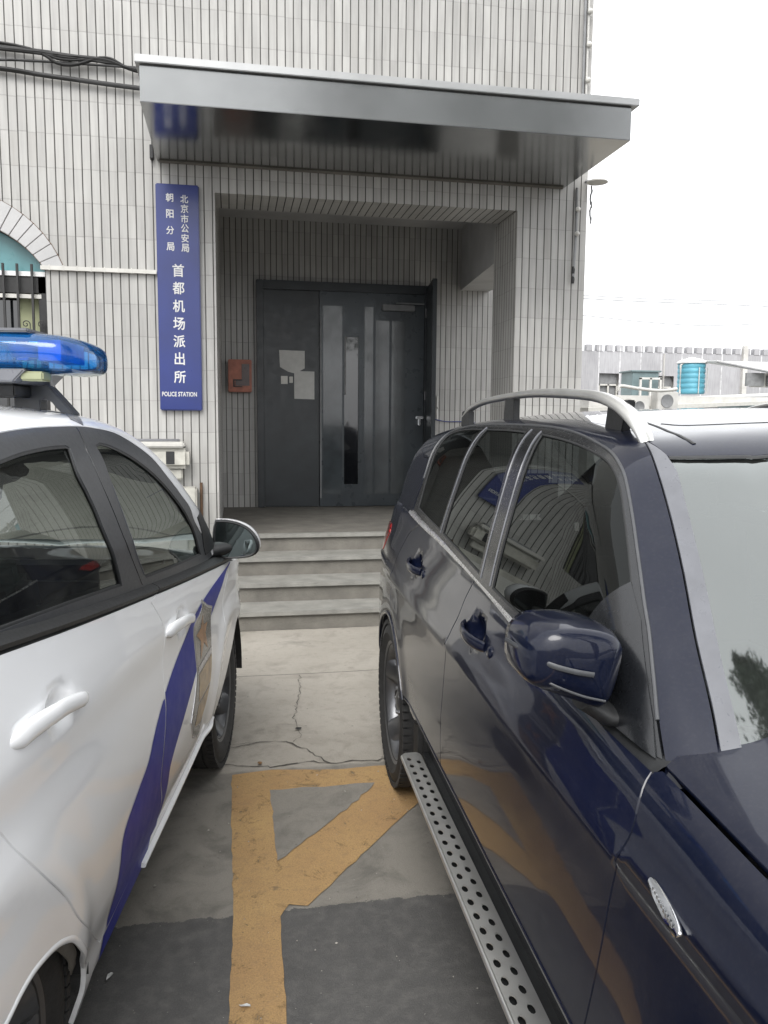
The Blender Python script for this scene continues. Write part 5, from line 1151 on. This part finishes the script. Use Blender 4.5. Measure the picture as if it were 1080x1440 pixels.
# white vapour-like fringe of distant roof foliage is overexposed sky: nothing built
# tank
tk=empty('water_tank',(12.25,20,2.4),label='ribbed blue cylindrical water tank with a white domed lid',cat='water tank')
pr=[(0,0),(.34,0)]; z=0
for k in range(6): pr+=[(.345,z+.01),(.36,z+.03),(.36,z+.10),(.345,z+.125)]; z+=.135
pr+=[(.35,z+.03)]
m=MB(); m.lathe(pr,(12.25,20,2.46),(0,0,1),40); rel(m.build('tank_body',MATS['tank_blue'],smooth=40),tk)
m=MB(); m.lathe([(.39,z+.0),(.40,z+.03),(.36,z+.07),(.24,z+.12),(.10,z+.145),(.09,z+.17),(0,z+.18)],(12.25,20,2.46),(0,0,1),40); rel(m.build('tank_lid',MATS['white_roof'],smooth=40),tk)
m=MB()
for x in (-.02,.22): m.box(12.25+x,12.27+x,19.60,19.62,2.46,3.15)
m.sweep([(11.87,19.9,2.46),(11.86,19.9,3.22),(11.95,19.9,3.27)],.03,n=8); rel(m.build('tank_pipe',MATS['ac_white']),tk)
# low workshop with sloping white roof
wk=empty('workshop',(13,16,0),label='low workshop with a white corrugated lean-to roof and grey gutter edge',cat='shed')
rel(MB().box(8.0,22,17.2,24,0,2.28).build('workshop_wall',MATS['ac_white']),wk)
m=MB(); m.add([(7.9,17.0,1.98),(22,17.0,2.62),(22,24,2.95),(7.9,24,2.20)],[(0,1,2,3)]).add([(7.9,17.0,1.90),(22,17.0,2.48),(22,17.0,2.62),(7.9,17.0,1.98)],[(0,1,2,3)]); rel(m.build('lower_roof',MATS['white_plastic']),wk)
rel(MB().prism([(12.35,19,3.27),(14.2,17.6,2.72),(24,17.6,2.78),(24,20.5,3.45),(12.6,20.5,3.36)],(0,0,.03)).build('upper_roof',MATS['white_roof']),wk)
rel(MB().prism([(13.1,18.6,2.6),(22,18.6,2.6),(22,18.6,3.0),(13.1,18.6,2.96)],(0,.1,0)).build('upper_wall',MATS['ac_white']),wk)
rel(MB().sweep([(12.33,18.98,3.25),(14.2,17.56,2.70)],.03,n=6).sweep([(14.2,17.56,2.70),(24,17.56,2.76)],.02,n=6).build('gutter',MATS['grey_pipe']),wk)
rel(MB().box(12.9,13.4,18.52,18.59,2.62,2.95).box(13.5,13.9,18.52,18.59,2.62,2.9).build('workshop_window',MATS['grey_pipe']),wk)
for lab,x,z,w,h,y in (('larger beige air conditioner unit with round fan grille on the low white roof',9.62,1.93,.52,.42,16.6),('smaller air conditioner unit half hidden behind the dark SUV roof, left of the larger one',8.95,1.84,.46,.34,16.6)):
    a=empty('air_conditioner',(x,y,z),label=lab,cat='air conditioner',group='air conditioners on the workshop')
    rel(MB().box(x-w/2,x+w/2,y,y+.3,z,z+h).build('unit_body',MATS['ac_white'],bevel=.015),a)
    m=MB(); m.lathe([(0,.004),(h*.30,.004),(h*.33,.012),(h*.36,.012),(h*.36,-.005)],(x-.02,y-.002,z+h*.5),(0,-1,0),28); rel(m.build('fan_grille',MATS['grey_pipe'],smooth=40),a)
# grey boxes, railings and pipes
setp(MB().box(10.2,10.95,19.4,20.0,2.30,2.98).box(10.15,11.0,19.35,20.05,2.98,3.02).build('roof_hatch',MATS['teal_cover'],bevel=.01),label='dark grey-green box on the low roof left of the blue tank',cat='box')
m=MB()
for x in (10.32,10.6,10.88): m.box(x,x+.05,19.2,19.25,2.3,2.82)
m.box(10.32,10.93,19.2,19.25,2.78,2.83); setp(m.build('window_grating',MATS['ac_white']),label='small white railing frame in front of the grey-green roof box',cat='railing')
setp(MB().sweep(catm([(7.7,15.2,2.28),(7.75,15.2,2.38),(8.1,15.2,2.34),(8.6,15.2,2.30),(9.0,15.2,2.34)],5),.035,n=8).build('vent_pipe',MATS['ac_white'],smooth=60),label='white bent pipe lying on the low roof just right of the roof rail',cat='pipe')
m=MB()
for x in (12.25,12.55): m.sweep([(x,15.5,1.6),(x,15.5,2.92)],.035,n=6)
for z in (2.0,2.35,2.7): m.sweep([(12.25,15.5,z),(12.55,15.5,z+.1)],.02,n=6)
m.sweep([(11.9,15.5,2.86),(12.6,15.5,2.93),(16,15.5,2.96)],.025,n=6).sweep([(12.55,15.5,2.8),(14,15.5,2.42),(15.5,15.5,2.1)],.018,n=6).sweep(catm([(13.2,15.5,2.93),(13.5,15.5,2.7),(13.65,15.5,2.5)],4),.012,n=5).sweep([(12.9,15.5,2.92),(12.9,15.5,3.30),(12.75,15.5,3.34)],.03,n=6)
setp(m.build('pipe_frame',MATS['steel_dark']),label='thin dark steel pipe frame standing in front of the white roof',cat='frame')
setp(MB().box(10.6,24,15.0,16.2,0,2.02).build('low_wall',MATS['teal_cover']),label='grey-green low wall with a flat top above the SUV roof at the right edge',cat='wall')
# car roof just showing behind the dark SUV
cv=MB(); L=[(7.6,1.40),(7.9,1.52),(8.4,1.60),(9.2,1.66),(10.2,1.69),(12.2,1.70),(12.8,1.5),(13.0,1.0),(13.0,.25),(7.0,.25),(7.0,.95),(7.3,1.1)]
co_=empty('parked_car',(10,12.0,0),label='dark teal car almost hidden behind the SUV, only its roof edge showing',cat='car')
rel(cv.prism([(x,11.4,z) for x,z in L],(0,1.7,0)).build('car_body',MATS['teal_cover'],bevel=.04),co_)
rel(MB().box(8.2,12.3,11.385,11.397,1.12,1.50).build('car_window',MATS['black_gloss']),co_)
m=MB()
for x in (8.1,11.9): m.lathe([(0,0),(.32,0),(.33,.2),(0,.2)],(x,11.5,.33),(0,1,0),28)
rel(m.build('wheel',MATS['rubber'],smooth=40),co_)
rel(MB().sweep(catm([(7.7,11.39,1.46),(8.4,11.38,1.615),(9.2,11.38,1.672),(10.2,11.38,1.70),(12.1,11.38,1.71)],4),.018,n=6).build('roof_strip',MATS['ac_white'],smooth=60),co_)
# overhead wires
cable('overhead_wire',[(6,20,5.03),(9.5,20,4.88),(14,20,4.87),(22,20,4.8)],.012,'lower straight overhead wire crossing the pale sky beside the building',n=5,m='grey_pipe')
cable('overhead_wire',[(5,26,6.42),(11,26,6.02),(17,26,6.0),(26,26,6.3)],.014,'upper sagging overhead wire crossing the pale sky',n=5,m='grey_pipe')
cable('overhead_wire',[(8,30,6.35),(17,30,5.7),(22,30,5.85),(34,30,6.6)],.016,'short faint overhead wire at the right edge above the battlements',n=5,m='grey_pipe')
# ------------------------------------------------------------ conifers beside the yard (they show in the windscreen)
m,nt,o=NT('foliage'); p=nd(nt,'ShaderNodeBsdfPrincipled'); nt.links.new(p.outputs[0],o.inputs[0])
nt.links.new(ramp(nt,noise(nt,2.5,4),[(.3,(.022,.05,.022)),(.7,(.06,.11,.045))]),p.inputs['Base Color']); p.inputs['Roughness'].default_value=.7
mat('bark',(.10,.07,.05),.9,var=.3,bump=.01,bscale=20)
def conifer(x,y,h,seed,lab):
    g=np.random.default_rng(seed); t=empty('conifer_tree',(x,y,0),label=lab,cat='tree',group='conifers beside the yard')
    m=MB(); m.sweep([(0,0,0),(.02,0,h*.5),(0,.02,h*.97)],.12,n=8,scale=[1,.6,.1]); m.build('trunk',MATS['bark'],t,smooth=60)
    V=[];F=[]
    for k in range(6500):
        z=h*(.24+.76*g.random()**.8); rr=(h-z)*.10+.12; lob=1+.45*math.sin(z*4.1+seed*2)+.3*math.sin(z*11+seed); a=g.random()*6.283; rad=rr*lob*(.35+.65*g.random()**.5)*(1+.25*math.sin(3*a+z*2))
        c=np.array([rad*math.cos(a),rad*math.sin(a),z+.15*rad]); u=g.normal(size=3); u/=np.linalg.norm(u); w=np.cross(u,g.normal(size=3)); w/=np.linalg.norm(w); s=.035+.05*g.random()
        i=len(V); V+=[tuple(c-u*s),tuple(c+w*s*.45),tuple(c+u*s*1.3),tuple(c-w*s*.45)]; F.append((i,i+1,i+2,i+3))
    m=MB(); m.add(V,F); m.build('crown',MATS['foliage'],t)
conifer(2.0,-1.9,13.6,1,'tall slender conifer in front of the SUV nose, reflected leftmost in its windscreen')
conifer(3.6,-1.7,13.0,2,'slender conifer right of the first, reflected in the middle of the windscreen edge')
conifer(5.3,-2.2,12.0,3,'slender conifer at the end of the row, farthest from the police car')

# ------------------------------------------------------------ light, sky, camera
w=bpy.data.worlds.new('World'); SC.world=w; w.use_nodes=True; nt=w.node_tree; bg=nt.nodes['Background']
sky=nt.nodes.new('ShaderNodeTexSky'); sky.sky_type='NISHITA'; sky.sun_disc=False; sky.sun_elevation=R_(48); sky.sun_rotation=R_(200); sky.dust_density=6; sky.air_density=1.0; sky.ozone_density=1.0
hs=nt.nodes.new('ShaderNodeHueSaturation'); hs.inputs['Saturation'].default_value=.10; nt.links.new(sky.outputs[0],hs.inputs['Color']); 
mx=nt.nodes.new('ShaderNodeMix'); mx.data_type='RGBA'; mx.inputs[0].default_value=.65; nt.links.new(hs.outputs[0],mx.inputs[6]); mx.inputs[7].default_value=(8.6,8.7,8.9,1)
nt.links.new(mx.outputs[2],bg.inputs[0]); bg.inputs[1].default_value=.12
s=bpy.data.lights.new('sun','SUN'); s.energy=.9; s.angle=R_(30); s.color=(1,.97,.93); so=bpy.data.objects.new('sun',s); COL.objects.link(so)
so.rotation_euler=Vector((math.sin(R_(200))*math.cos(R_(48)),math.cos(R_(200))*math.cos(R_(48)),math.sin(R_(48)))).to_track_quat('Z','Y').to_euler()
cam=bpy.data.cameras.new('camera'); co=bpy.data.objects.new('camera',cam); COL.objects.link(co); SC.camera=co
cam.sensor_fit='VERTICAL'; cam.sensor_height=24; cam.sensor_width=18; cam.lens=24*1120/1440; cam.clip_start=.02; cam.clip_end=2000
ya,pi_,ro=R_(10.7),R_(6.21),R_(-.43)
fw=Vector((math.sin(ya)*math.cos(pi_),math.cos(ya)*math.cos(pi_),-math.sin(pi_))); rt=Vector((math.cos(ya),-math.sin(ya),0)); dn=fw.cross(rt)
if dn.z>0: dn=-dn
rt2=rt*math.cos(ro)+dn*math.sin(ro); dn2=-rt*math.sin(ro)+dn*math.cos(ro)
M=Matrix((rt2,-dn2,-fw)).transposed().to_4x4(); M.translation=Vector((0,0,1.55)); co.matrix_world=M
SC.view_settings.view_transform='Standard'; SC.view_settings.look='None'; SC.view_settings.gamma=1; SC.view_settings.use_curve_mapping=False; SC.view_settings.exposure=EXPO
